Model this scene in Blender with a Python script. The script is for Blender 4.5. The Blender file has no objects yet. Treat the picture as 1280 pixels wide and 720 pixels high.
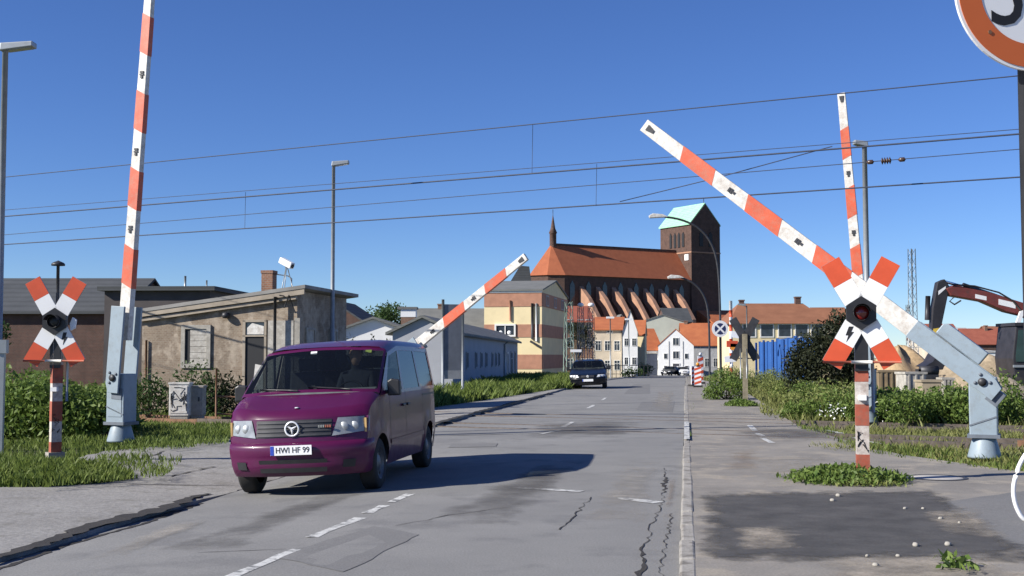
import bpy, math, random
import numpy as np
from mathutils import Vector, Matrix
R = math.radians
sc = bpy.context.scene
C = sc.collection
random.seed(7); rng = np.random.default_rng(7)

# ------------------------------------------------------------------ camera, sky, sun, exposure
F, H, PITCH = 1500.0, 1.7, math.atan(85 / 1500.0)
cam = bpy.data.cameras.new('camera'); co = bpy.data.objects.new('camera', cam); C.objects.link(co)
cam.sensor_width = 36.0; cam.lens = 36.0 * F / 1280.0; cam.clip_end = 6000; cam.clip_start = .05
co.location = (0, 0, H); co.rotation_euler = (math.pi / 2 + PITCH, 0, 0); sc.camera = co
SUN_EL = R(31); SUN_H = Vector((-.93, -.367, 0)).normalized()
w = bpy.data.worlds.new('World'); sc.world = w; w.use_nodes = True
nt = w.node_tree; bg = nt.nodes['Background']
sky = nt.nodes.new('ShaderNodeTexSky'); sky.sky_type = 'NISHITA'; sky.sun_disc = False
sky.sun_elevation = SUN_EL; sky.sun_rotation = math.atan2(SUN_H.x, SUN_H.y)
sky.air_density = 1.2; sky.dust_density = .05; sky.ozone_density = 7.0; sky.altitude = 3200
hsv = nt.nodes.new('ShaderNodeHueSaturation'); hsv.inputs['Saturation'].default_value = 1.08; hsv.inputs['Hue'].default_value = .512
nt.links.new(sky.outputs[0], hsv.inputs['Color']); nt.links.new(hsv.outputs[0], bg.inputs[0]); bg.inputs[1].default_value = .084
sl = bpy.data.lights.new('sun', 'SUN'); sl.energy = 5.0; sl.angle = R(.53); sl.color = (1, .95, .86)
so = bpy.data.objects.new('sun', sl); C.objects.link(so)
to_sun = Vector((SUN_H.x * math.cos(SUN_EL), SUN_H.y * math.cos(SUN_EL), math.sin(SUN_EL)))
so.rotation_euler = (-to_sun).to_track_quat('-Z', 'Y').to_euler(); so.location = (-20, -10, 30)
sc.view_settings.view_transform = 'Standard'; sc.view_settings.look = 'None'
sc.view_settings.gamma = 1; sc.view_settings.exposure = .62
sc.cycles.max_bounces = 6; sc.cycles.transparent_max_bounces = 12

# ------------------------------------------------------------------ places
AL = math.atan(217 / 1500.0)                   # the road runs this far right of the camera axis
CA, SA = math.cos(AL), math.sin(AL)
def rd(s, t): return (s * CA + t * SA, -s * SA + t * CA)      # s metres right of the right kerb, t along the road
def st(x, y): return (x * CA - y * SA, x * SA + y * CA)
def zg(y): return -max(0.0, min(y, 290.0) - 80.0) * .0125     # the town lies a little lower
def at(px, py, Y):                              # point at ground distance Y seen at a photo position
    u, v = (px - 640) / F, (360 - py) / F
    k = Y / (math.cos(PITCH) - v * math.sin(PITCH))
    return Vector((u * k, Y, H + (math.sin(PITCH) + v * math.cos(PITCH)) * k))
def gx(px, Y): p = at(px, 445, Y); return p.x
def road_z(s, t):
    x, y = rd(s, t)
    z = 0.0
    if s < -3.0: z = -(-3.0 - s) / 3.1 * .15 * (1 - .85 * max(0, min(1, (t - 19.5) / 4.0)))
    return z + zg(y)

# ------------------------------------------------------------------ mesh helpers
def link(o, parent=None):
    C.objects.link(o)
    if parent is not None: o.parent = parent
    return o
def tag(o, label, cat, group=None, kind=None):
    if label: o['label'] = label
    if cat: o['category'] = cat
    if group: o['group'] = group
    if kind: o['kind'] = kind
    return o
def thing(name, label, cat, loc=(0, 0, 0), rz=0, group=None, rot=None):
    o = bpy.data.objects.new(name, None); link(o)
    o.location = loc; o.rotation_euler = rot if rot else (0, 0, rz); o.empty_display_size = .2
    return tag(o, label, cat, group)
def obj(name, mesh, mat=None, parent=None):
    o = bpy.data.objects.new(name, mesh); link(o, parent)
    if mat is not None and len(mesh.materials) == 0: mesh.materials.append(mat)
    return o
class MB:
    def __init__(s): s.v = []; s.f = []; s.sm = []
    def add(s, vs, fs, smooth=False):
        n = len(s.v); s.v += [tuple(v) for v in vs]; s.f += [tuple(i + n for i in f) for f in fs]; s.sm += [smooth] * len(fs); return s
    def box(s, c, d, rz=0, M=None):
        hx, hy, hz = d[0] / 2, d[1] / 2, d[2] / 2
        vs = [Vector((x * hx, y * hy, z * hz)) for z in (-1, 1) for y in (-1, 1) for x in (-1, 1)]
        if rz: vs = [Matrix.Rotation(rz, 3, 'Z') @ v for v in vs]
        if M is not None: vs = [M @ v for v in vs]
        vs = [v + Vector(c) for v in vs]
        return s.add(vs, [(0, 2, 3, 1), (4, 5, 7, 6), (0, 1, 5, 4), (2, 6, 7, 3), (0, 4, 6, 2), (1, 3, 7, 5)])
    def bb(s, x0, x1, y0, y1, z0, z1): return s.box(((x0 + x1) / 2, (y0 + y1) / 2, (z0 + z1) / 2), (x1 - x0, y1 - y0, z1 - z0))
    def prism(s, poly, axis, a, b, M=None):      # polygon extruded along axis: 'y' -> poly is (x,z); 'x' -> (y,z); 'z' -> (x,y)
        def p3(p, q): return {'y': (p[0], q, p[1]), 'x': (q, p[0], p[1]), 'z': (p[0], p[1], q)}[axis]
        n = len(poly); vs = [p3(p, a) for p in poly] + [p3(p, b) for p in poly]
        if M is not None: vs = [M @ Vector(v) for v in vs]
        fs = [tuple(range(n)), tuple(range(2 * n - 1, n - 1, -1))] + [(i, i + n, (i + 1) % n + n, (i + 1) % n) for i in range(n)]
        return s.add(vs, fs)
    def tube(s, pts, r, n=8, cap=True):
        pts = [Vector(p) for p in pts]; rs = r if isinstance(r, (list, tuple)) else [r] * len(pts)
        base = len(s.v); vs = []
        for i, p in enumerate(pts):
            d = (pts[min(i + 1, len(pts) - 1)] - pts[max(i - 1, 0)]).normalized()
            a = d.cross(Vector((0, 0, 1)) if abs(d.z) < .95 else Vector((1, 0, 0))).normalized(); b = d.cross(a)
            vs += [p + (a * math.cos(2 * math.pi * k / n) + b * math.sin(2 * math.pi * k / n)) * rs[i] for k in range(n)]
        fs = [(i * n + k, i * n + (k + 1) % n, (i + 1) * n + (k + 1) % n, (i + 1) * n + k) for i in range(len(pts) - 1) for k in range(n)]
        s.add(vs, fs, True)
        if cap:
            s.f.append(tuple(base + k for k in range(n))); s.f.append(tuple(base + len(vs) - 1 - k for k in range(n))); s.sm += [False, False]
        return s
    def lathe(s, prof, n=24, M=None, close=False):      # (r, h) about z
        vs = [Vector((r * math.cos(2 * math.pi * k / n), r * math.sin(2 * math.pi * k / n), h)) for r, h in prof for k in range(n)]
        if M is not None: vs = [M @ v for v in vs]
        m = len(prof); rng_ = range(m if close else m - 1)
        return s.add(vs, [(i * n + k, i * n + (k + 1) % n, ((i + 1) % m) * n + (k + 1) % n, ((i + 1) % m) * n + k) for i in rng_ for k in range(n)], True)
    def grid(s, P, smooth=True, skip=None):
        nr, nc = len(P), len(P[0])
        fs = [(i * nc + j, i * nc + j + 1, (i + 1) * nc + j + 1, (i + 1) * nc + j) for i in range(nr - 1) for j in range(nc - 1) if not (skip and skip(i, j))]
        return s.add([p for r in P for p in r], fs, smooth)
    def build(s, name, mat, parent=None):
        me = bpy.data.meshes.new(name); me.from_pydata(s.v, [], s.f); me.update()
        me.polygons.foreach_set('use_smooth', s.sm)
        return obj(name, me, mat, parent)
def bevel(o, w=.01, seg=2):
    m = o.modifiers.new('b', 'BEVEL'); m.width = w; m.segments = seg; m.limit_method = 'ANGLE'; m.angle_limit = R(40); return o
def copy_tree(o, parent=None):
    c = o.copy(); C.objects.link(c); c.parent = parent
    for ch in list(o.children): copy_tree(ch, c)
    return c

# ------------------------------------------------------------------ materials
def node_mat(name):
    m = bpy.data.materials.new(name); m.use_nodes = True
    n = m.node_tree.nodes; return m, n, m.node_tree.links, n['Principled BSDF']
def ramp(n, l, src, stops):
    r = n.new('ShaderNodeValToRGB'); e = r.color_ramp.elements
    e[0].position, e[0].color = stops[0][0], stops[0][1]; e[1].position, e[1].color = stops[-1][0], stops[-1][1]
    for p, c in stops[1:-1]: x = e.new(p); x.color = c
    l.new(src, r.inputs[0]); return r
def noise(n, l, vec, scale, detail=6, rough=.6):
    t = n.new('ShaderNodeTexNoise'); t.inputs['Scale'].default_value = scale; t.inputs['Detail'].default_value = detail
    t.inputs['Roughness'].default_value = rough; l.new(vec, t.inputs['Vector']); return t.outputs['Fac']
def mixc(n, l, fac, a, b, mode='MIX'):
    x = n.new('ShaderNodeMix'); x.data_type = 'RGBA'; x.blend_type = mode
    for s_, v in ((x.inputs[0], fac), (x.inputs[6], a), (x.inputs[7], b)):
        if isinstance(v, (int, float)): s_.default_value = v
        elif isinstance(v, tuple): s_.default_value = v if len(v) == 4 else (*v, 1)
        else: l.new(v, s_)
    return x.outputs[2]
def g4(c): return (*c, 1) if len(c) == 3 else c
def mat(name, col, rough=.75, var=.2, scale=2.0, col2=None, amt=.5, s2=6.0, metal=0, bump=0, bscale=40, coat=0, world=False, dirt=None, dirt_amt=.4):
    m, n, l, b = node_mat(name)
    tc = n.new('ShaderNodeTexCoord'); v = tc.outputs['Object']
    if world: v = n.new('ShaderNodeNewGeometry').outputs['Position']
    f = noise(n, l, v, scale)
    lo, hi = tuple(max(0, c * (1 - var)) for c in col), tuple(min(1, c * (1 + var)) for c in col)
    out = ramp(n, l, f, [(.3, g4(lo)), (.7, g4(hi))]).outputs[0]
    if col2:
        f2 = ramp(n, l, noise(n, l, v, s2), [(amt - .06, (0, 0, 0, 1)), (amt + .06, (1, 1, 1, 1))]).outputs[0]
        out = mixc(n, l, f2, g4(col2), out)
    if dirt:
        f3 = ramp(n, l, noise(n, l, v, scale * 2.7, 8, .7), [(.5 - dirt_amt * .2, (0, 0, 0, 1)), (.75, (1, 1, 1, 1))]).outputs[0]
        f3 = mixc(n, l, .7, (0, 0, 0), f3); out = mixc(n, l, f3, out, g4(dirt))
    l.new(out, b.inputs['Base Color']); b.inputs['Roughness'].default_value = rough; b.inputs['Metallic'].default_value = metal
    if coat: b.inputs['Coat Weight'].default_value = coat; b.inputs['Coat Roughness'].default_value = .05
    if bump:
        bp = n.new('ShaderNodeBump'); bp.inputs['Strength'].default_value = bump; bp.inputs['Distance'].default_value = .02
        l.new(noise(n, l, v, bscale, 4), bp.inputs['Height']); l.new(bp.outputs[0], b.inputs['Normal'])
    return m
def brick_mat(name, c1, c2, mortar, sx=4.0, plaster=None, pamt=.5):
    m, n, l, b = node_mat(name); tc = n.new('ShaderNodeTexCoord')
    # project bricks along walls: u = x+y, v = z
    sep = n.new('ShaderNodeSeparateXYZ'); l.new(tc.outputs['Object'], sep.inputs[0])
    ad = n.new('ShaderNodeMath'); l.new(sep.outputs[0], ad.inputs[0]); l.new(sep.outputs[1], ad.inputs[1])
    cb = n.new('ShaderNodeCombineXYZ'); l.new(ad.outputs[0], cb.inputs[0]); l.new(sep.outputs[2], cb.inputs[1])
    br = n.new('ShaderNodeTexBrick'); br.inputs['Scale'].default_value = sx; l.new(cb.outputs[0], br.inputs['Vector'])
    br.inputs['Color1'].default_value = g4(c1); br.inputs['Color2'].default_value = g4(c2); br.inputs['Mortar'].default_value = g4(mortar)
    br.inputs['Mortar Size'].default_value = .018
    f = ramp(n, l, noise(n, l, tc.outputs['Object'], .9, 8, .7), [(.3, (.55, .55, .55, 1)), (.7, (1.15, 1.15, 1.15, 1))]).outputs[0]
    out = mixc(n, l, 1.0, br.outputs['Color'], f, 'MULTIPLY')
    if plaster:
        f2 = ramp(n, l, noise(n, l, tc.outputs['Object'], 1.3, 10, .68), [(pamt - .04, (0, 0, 0, 1)), (pamt + .04, (1, 1, 1, 1))]).outputs[0]
        f4 = noise(n, l, tc.outputs['Object'], 6, 6)
        pl = ramp(n, l, f4, [(.3, g4(tuple(c * .75 for c in plaster))), (.7, g4(tuple(min(1, c * 1.15) for c in plaster)))]).outputs[0]
        out = mixc(n, l, f2, out, pl)
    l.new(out, b.inputs['Base Color']); b.inputs['Roughness'].default_value = .9
    bp = n.new('ShaderNodeBump'); bp.inputs['Strength'].default_value = .5; bp.inputs['Distance'].default_value = .01
    l.new(br.outputs['Fac'], bp.inputs['Height']); bp.invert = True; l.new(bp.outputs[0], b.inputs['Normal'])
    return m
def roof_mat(name, c1, c2, course=3.2):
    m, n, l, b = node_mat(name); tc = n.new('ShaderNodeTexCoord')
    wv = n.new('ShaderNodeTexWave'); wv.wave_type = 'BANDS'; wv.bands_direction = 'Z'; wv.inputs['Scale'].default_value = course; wv.inputs['Distortion'].default_value = .6
    l.new(tc.outputs['Object'], wv.inputs[0])
    f = noise(n, l, tc.outputs['Object'], .55, 9, .72)
    c = ramp(n, l, f, [(.3, g4(c1)), (.7, g4(c2))]).outputs[0]
    k = ramp(n, l, wv.outputs['Fac'], [(0, (.8, .8, .8, 1)), (.6, (1.05, 1.05, 1.05, 1))]).outputs[0]
    l.new(mixc(n, l, 1.0, c, k, 'MULTIPLY'), b.inputs['Base Color']); b.inputs['Roughness'].default_value = .85
    return m
def ground_mat(name, stops, s1, fine, bump=.4, s2=None, c2=None, amt=.5, rough=.92):
    """large patches (s1) + fine grain, world coordinates"""
    m, n, l, b = node_mat(name); p = n.new('ShaderNodeNewGeometry').outputs['Position']
    f = noise(n, l, p, s1, 8, .65); out = ramp(n, l, f, [(a, g4(c)) for a, c in stops]).outputs[0]
    if s2:
        k = ramp(n, l, noise(n, l, p, s2, 7, .6), [(amt - .05, (0, 0, 0, 1)), (amt + .07, (1, 1, 1, 1))]).outputs[0]
        out = mixc(n, l, k, out, g4(c2))
    g = ramp(n, l, noise(n, l, p, fine, 3, .7), [(.25, (.72, .72, .72, 1)), (.75, (1.25, 1.25, 1.25, 1))]).outputs[0]
    out = mixc(n, l, 1.0, out, g, 'MULTIPLY')
    l.new(out, b.inputs['Base Color']); b.inputs['Roughness'].default_value = rough
    bp = n.new('ShaderNodeBump'); bp.inputs['Strength'].default_value = bump; bp.inputs['Distance'].default_value = .012
    l.new(noise(n, l, p, fine * .7, 5, .7), bp.inputs['Height']); l.new(bp.outputs[0], b.inputs['Normal'])
    return m
def leaf_mat(name, c1, c2, trans=.35, rough=.55):
    m, n, l, b = node_mat(name); tc = n.new('ShaderNodeTexCoord')
    c = ramp(n, l, noise(n, l, tc.outputs['Object'], 5.5, 4, .7), [(.32, g4(c1)), (.68, g4(c2))]).outputs[0]
    l.new(c, b.inputs['Base Color']); b.inputs['Roughness'].default_value = rough; b.inputs['Specular IOR Level'].default_value = .25
    t = n.new('ShaderNodeBsdfTranslucent'); l.new(c, t.inputs[0]); mx = n.new('ShaderNodeMixShader'); mx.inputs[0].default_value = trans
    l.new(b.outputs[0], mx.inputs[1]); l.new(t.outputs[0], mx.inputs[2]); l.new(mx.outputs[0], n['Material Output'].inputs[0])
    return m
def glass_mat(name, tint=(.25, .3, .32), trans=.5, rough=.03):
    m, n, l, b = node_mat(name)
    b.inputs['Base Color'].default_value = (.01, .012, .015, 1); b.inputs['Roughness'].default_value = rough; b.inputs['Specular IOR Level'].default_value = .6
    t = n.new('ShaderNodeBsdfTransparent'); t.inputs[0].default_value = g4(tint)
    mx = n.new('ShaderNodeMixShader'); mx.inputs[0].default_value = trans
    l.new(b.outputs[0], mx.inputs[1]); l.new(t.outputs[0], mx.inputs[2]); l.new(mx.outputs[0], n['Material Output'].inputs[0]); return m
def paint_mat(name, col, flake=.15, rough=.3, metal=.3, dust=None, coat=.3):
    m, n, l, b = node_mat(name); tc = n.new('ShaderNodeTexCoord')
    c = ramp(n, l, noise(n, l, tc.outputs['Object'], 1.2, 5), [(.3, g4(tuple(x * (1 - flake) for x in col))), (.7, g4(tuple(x * (1 + flake) for x in col)))]).outputs[0]
    if dust:
        sp = n.new('ShaderNodeSeparateXYZ'); l.new(tc.outputs['Object'], sp.inputs[0])
        ns = n.new('ShaderNodeMath'); ns.operation = 'MULTIPLY_ADD'; l.new(noise(n, l, tc.outputs['Object'], 4, 8, .7), ns.inputs[0]); ns.inputs[1].default_value = .5; l.new(sp.outputs[2], ns.inputs[2])
        k = ramp(n, l, ns.outputs[0], [(.3, (.5, .5, .5, 1)), (.72, (0, 0, 0, 1))]).outputs[0]
        c = mixc(n, l, k, c, g4(dust)); l.new(ramp(n, l, k, [(0, (rough,) * 3 + (1,)), (.5, (.7,) * 3 + (1,))]).outputs[0], b.inputs['Roughness'])
    else: b.inputs['Roughness'].default_value = rough
    l.new(c, b.inputs['Base Color']); b.inputs['Metallic'].default_value = metal
    b.inputs['Coat Weight'].default_value = coat; b.inputs['Coat Roughness'].default_value = .08; b.inputs['Specular IOR Level'].default_value = .3
    return m
M = {}
def stain_mat(name, col, scale, lo=.42, hi=.62, edge=.3, fine=40, amt=.75):
    # thin spill of dirt: ragged, fading out towards the edge of its sheet
    m, n, l, b = node_mat(name); p = n.new('ShaderNodeNewGeometry').outputs['Position']
    at_ = n.new('ShaderNodeAttribute'); at_.attribute_name = 'fade'
    rm = n.new('ShaderNodeMapRange'); l.new(at_.outputs['Fac'], rm.inputs[0]); rm.inputs[1].default_value = 0; rm.inputs[2].default_value = edge; rm.inputs[3].default_value = -.55; rm.inputs[4].default_value = .05
    ad = n.new('ShaderNodeMath'); l.new(noise(n, l, p, scale, 9, .68), ad.inputs[0]); l.new(rm.outputs[0], ad.inputs[1])
    f = ramp(n, l, ad.outputs[0], [(lo, (0, 0, 0, 1)), (hi, (amt, amt, amt, 1))]).outputs[0]
    gr = ramp(n, l, noise(n, l, p, fine, 3, .7), [(.25, g4(tuple(c * .7 for c in col))), (.75, g4(tuple(c * 1.25 for c in col)))]).outputs[0]
    gr = mixc(n, l, 1.0, gr, ramp(n, l, noise(n, l, p, 2.1, 9, .7), [(.28, (.55, .55, .55, 1)), (.72, (1.6, 1.55, 1.5, 1))]).outputs[0], 'MULTIPLY')
    l.new(gr, b.inputs['Base Color']); b.inputs['Roughness'].default_value = .95
    t = n.new('ShaderNodeBsdfTransparent'); mx = n.new('ShaderNodeMixShader'); l.new(f, mx.inputs[0]); l.new(t.outputs[0], mx.inputs[1]); l.new(b.outputs[0], mx.inputs[2]); l.new(mx.outputs[0], n['Material Output'].inputs[0])
    return m
M['dirt_brown'] = stain_mat('brown_dirt', (.21, .165, .13), 1.6, .38, .75, .95, 40, .6)
M['dirt_sand'] = stain_mat('sandy_dust', (.34, .305, .255), 1.5, .36, .66, .8, 40, .8)
M['dirt_dark'] = stain_mat('oily_dark', (.10, .098, .097), 1.0, .30, .66, .8, 40, .7)
M['tar_fresh'] = stain_mat('fresh_tar', (.062, .061, .061), 2.6, .10, .42, .3, 40, .95)
M['dust_light'] = stain_mat('pale_dust', (.30, .285, .26), .9, .32, .68, .8, 40, .7)
M['asphalt'] = ground_mat('asphalt', [(.25, (.165, .162, .158)), (.5, (.205, .202, .195)), (.75, (.25, .245, .235))], .32, 55, .35, 1.1, (.165, .163, .16), .58)
M['asphalt_light'] = ground_mat('asphalt_light', [(.25, (.21, .2, .185)), (.5, (.26, .25, .235)), (.75, (.31, .30, .28))], .7, 17, 1.0, 2.3, (.20, .19, .17), .6)
M['pave_right'] = ground_mat('pave_right', [(.25, (.145, .133, .12)), (.5, (.225, .208, .185)), (.75, (.31, .28, .24))], .55, 45, .5, 1.6, (.31, .275, .225), .57)
M['patch_dark'] = ground_mat('patch_dark', [(.25, (.05, .05, .052)), (.5, (.075, .073, .072)), (.75, (.11, .105, .10))], .7, 50, .6, 1.4, (.17, .155, .135), .6)
M['patch_grey'] = ground_mat('patch_grey', [(.25, (.145, .143, .14)), (.75, (.185, .182, .178))], .8, 50, .4)
M['crack'] = ground_mat('crack', [(.25, (.018, .016, .015)), (.75, (.045, .04, .035))], 2, 40, .6)
M['line'] = ground_mat('road_paint', [(.25, (.46, .46, .44)), (.6, (.64, .64, .61))], 2.0, 40, .3, 9, (.2, .2, .195), .53, .7)
M['kerb'] = ground_mat('kerb_concrete', [(.25, (.24, .225, .20)), (.75, (.38, .36, .33))], 2.5, 45, .5, 5, (.17, .155, .135), .55)
M['earth'] = ground_mat('earth', [(.25, (.045, .06, .02)), (.5, (.085, .10, .035)), (.75, (.13, .11, .06))], .5, 20, .8, 2.2, (.18, .15, .09), .62)
M['sand'] = ground_mat('sand', [(.25, (.36, .25, .14)), (.75, (.52, .38, .22))], .9, 12, .8)
M['ballast'] = ground_mat('ballast', [(.25, (.16, .12, .08)), (.75, (.28, .22, .16))], 1.2, 18, 1)
M['rust'] = mat('rusty_steel', (.17, .085, .045), .7, .35, 5)
M['railtop'] = mat('rail_top', (.16, .13, .11), .45, .3, 9, metal=.6)
M['red'] = mat('signal_red', (.56, .09, .035), .5, .16, 3, dirt=(.35, .2, .14), dirt_amt=.3)
M['white'] = mat('signal_white', (.72, .71, .67), .5, .1, 3, dirt=(.22, .15, .10), dirt_amt=.75)
M['white_clean'] = mat('white_reflective', (.80, .80, .80), .45, .04, 3)
M['red_clean'] = mat('red_reflective', (.60, .085, .03), .45, .1, 4)
M['rusty_red'] = mat('weathered_red', (.36, .075, .04), .7, .3, 6, dirt=(.2, .13, .09), dirt_amt=.6)
M['rusty_white'] = mat('weathered_white', (.62, .58, .53), .7, .2, 6, dirt=(.16, .08, .055), dirt_amt=1.0)
M['grey_paint'] = mat('barrier_grey', (.25, .31, .36), .5, .07, 3, dirt=(.2, .22, .23), dirt_amt=.0)
M['grey_dark'] = mat('barrier_dark_grey', (.13, .15, .18), .55, .2, 4)
M['galv'] = mat('galvanised', (.36, .38, .39), .45, .12, 5, metal=.4)
M['pole_grey'] = mat('lamp_post_grey', (.27, .29, .31), .5, .12, 5, metal=.2)
M['black'] = mat('black_plastic', (.018, .018, .02), .45, .3, 6)
M['rubber'] = mat('rubber', (.022, .021, .02), .85, .3, 8)
M['dark_metal'] = mat('dark_metal', (.045, .045, .05), .5, .3, 5, metal=.3)
M['lens_red'] = mat('red_lens', (.17, .012, .01), .2, .2, 20, coat=.6)
M['lens_amber'] = mat('amber_lens', (.75, .28, .03), .25, .1, 12)
M['chrome'] = mat('chrome', (.75, .76, .78), .12, .02, 4, metal=1)
M['wire'] = mat('wire', (.03, .04, .07), .6, .2, 2)
M['porcelain'] = mat('insulator_brown', (.06, .035, .025), .3, .2, 5)
M['van'] = paint_mat('purple_metallic', (.078, .0065, .047), .14, .33, .0, dust=(.028, .018, .02), coat=.32)
M['carblack'] = paint_mat('black_paint', (.006, .007, .011), .1, .3, 0, coat=.15)
M['carwhite'] = paint_mat('white_paint', (.75, .75, .74), .04, .3, 0)
M['carglass'] = glass_mat('car_glass', (.5, .56, .56), .62)
M['carglass_dark'] = glass_mat('tinted_glass', (.25, .28, .3), .3)
M['interior'] = mat('grey_cabin_plastic', (.42, .43, .41), .7, .2, 6)
M['seat'] = mat('seat_cloth', (.05, .05, .06), .9, .3, 20)
M['lamp_bright'] = mat('headlamp_glow_white', (.85, .86, .86), .15, .1, 7, coat=.7)  # near-white colour stands in for the glow of lit headlamps
M['lampglass'] = mat('headlamp_glass', (.27, .285, .29), .12, .35, 7, coat=.7)
M['rim'] = mat('wheel_rim', (.12, .12, .125), .45, .2, 5, metal=.5)
M['eu_blue'] = mat('plate_blue', (.02, .06, .42), .5, .05)
M['ink'] = mat('ink_black', (.012, .012, .014), .6, .1)
M['win'] = mat('window_glass', (.035, .045, .06), .08, .5, 1.5)
M['winframe'] = mat('window_frame_white', (.7, .69, .66), .6, .08)
M['concrete'] = mat('concrete', (.36, .34, .30), .9, .2, 2.5, bump=.3, dirt=(.2, .18, .15))
M['tin'] = mat('roof_felt', (.26, .25, .235), .85, .25, 1.2)
M['leaf'] = leaf_mat('leaf', (.06, .115, .022), (.20, .27, .065))
M['leaf_dark'] = leaf_mat('leaf_dark', (.014, .022, .012), (.05, .055, .026), .2)
M['leaf_yellow'] = leaf_mat('leaf_yellow', (.13, .17, .045), (.30, .32, .11))
M['grass_pale'] = leaf_mat('pale_grass', (.12, .15, .04), (.30, .30, .11))
M['leaf_tree'] = leaf_mat('leaf_tree', (.03, .065, .018), (.09, .14, .045))
M['grass'] = leaf_mat('grass_blades', (.075, .125, .022), (.21, .26, .065))
M['petal'] = mat('petal', (.82, .82, .78), .6, .05)
M['bark'] = mat('bark', (.10, .075, .05), .9, .3, 8)
M['skin'] = mat('skin', (.45, .27, .19), .6, .1)
M['cloth'] = mat('dark_shirt', (.03, .035, .05), .9, .2)
def lerp_(a, b, k): return a + (b - a) * k
def smooth_(k): k = max(0.0, min(1.0, k)); return k * k * (3 - 2 * k)
# ------------------------------------------------------------------ ground, road, pavements
def sheet(name, poly_st, mat_, dz, parent=None, label=None, cat=None):
    """flat polygon in road coordinates, triangulated by strips along t; poly_st = [(t, s0, s1), ...]"""
    P = []
    for t, s0, s1 in poly_st:
        P.append([(*rd(s0 + (s1 - s0) * k / 6, t), zg(rd(0, t)[1]) + (dz(t) if callable(dz) else dz)) for k in range(7)])
    o = MB().grid(P, False).build(name, mat_, parent)
    if parent is None: tag(o, label, cat, None, 'structure')
    return o
# ground reaching the horizon
xs = [-1500, -500, -200, -100, -60, -40, -20, 0, 20, 40, 60, 100, 200, 500, 1500]
ys = [-60, -20, 0, 20, 40, 60, 80, 120, 160, 200, 250, 290, 400, 800, 2500]
P = [[(x, y, zg(y) - .19) for x in xs] for y in ys]
ground = MB().grid(P, False).build('ground', M['earth'])
tag(ground, 'rough grassy earth on both sides of the street', 'ground', None, 'structure')

ts = [-8, -4, 0, 4, 8, 10, 12, 14, 16, 18, 20, 22, 24, 26, 28, 30, 33, 36, 40, 45, 50, 60, 70, 82, 95, 110, 130, 150, 175, 205]
ss = [-6.1, -5.6, -5, -4.2, -3.4, -3.0, -2, -1, -.06]
P = [[(*rd(s, t), road_z(s, t)) for s in ss] for t in ts]
road = MB().grid(P, True).build('road', M['asphalt'])
tag(road, 'patched grey asphalt street leading over the level crossing into town', 'road', None, 'structure')

def on_road(name, pts, mat_, dz=.004):         # polygon of (s, t) points draped on the road
    o = MB().add([(*rd(s, t), road_z(s, t) + dz) for s, t in pts], [tuple(range(len(pts)))]).build(name, mat_, road); return o
def strip(name, path, wid, mat_, parent, dz, jag=.0, zf=None):
    L, Rr = [], []
    for i, (s, t) in enumerate(path):
        w_ = wid[i] if isinstance(wid, list) else wid
        w_ *= 1 + random.uniform(-jag, jag)
        a = path[min(i + 1, len(path) - 1)]; b = path[max(i - 1, 0)]
        d = Vector((a[0] - b[0], a[1] - b[1], 0)).normalized(); n_ = Vector((d.y, -d.x))
        z = (zf or road_z)(s, t) + dz
        L.append((*rd(s - n_.x * w_ / 2, t - n_.y * w_ / 2), z)); Rr.append((*rd(s + n_.x * w_ / 2, t + n_.y * w_ / 2), z))
    return MB().grid([L, Rr], False).build(name, mat_, parent)
def dense(path, step=.25, jit=0.0):
    out = []
    for a, b in zip(path[:-1], path[1:]):
        n_ = max(1, int(math.hypot(b[0] - a[0], b[1] - a[1]) / step))
        for k in range(n_): out.append((a[0] + (b[0] - a[0]) * k / n_ + random.uniform(-jit, jit), a[1] + (b[1] - a[1]) * k / n_))
    return out + [path[-1]]
def pst(px, py): # ground position of a photo point, in road coordinates
    Y = 1.7 * F / (py - 445.0); return st(gx(px, Y), Y)
# worn centre line pieces
for a, b in (((290, 715), (374, 681)), ((392, 666), (452, 643)), ((460, 637), (482, 628)), ((490, 624), (514, 614)), ((676, 542), (700, 537)), ((704, 533), (716, 527)), ((735, 510), (742, 506)), ((752, 500), (757, 497))):
    strip('lane_line', dense([pst(*a), pst(*b)], .3, .012), .115, M['line'], road, .006, .25)
strip('stop_line', dense([pst(637, 608), pst(727, 613)], .15), [.05] + [.17] * 60, M['line'], road, .006, .1)
strip('stop_line', dense([pst(772, 621), pst(822, 627)], .12), [.04] + [.2] * 60, M['line'], road, .006, .1)
def wobble(poly, step=.3, amp=.03):
    out = []
    for a, b in zip(poly, poly[1:] + poly[:1]):
        n_ = max(1, int(math.hypot(b[0] - a[0], b[1] - a[1]) / step))
        for k in range(n_):
            q = k / n_; out.append((a[0] + (b[0] - a[0]) * q + random.uniform(-amp, amp), a[1] + (b[1] - a[1]) * q + random.uniform(-amp, amp)))
    return out
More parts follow.
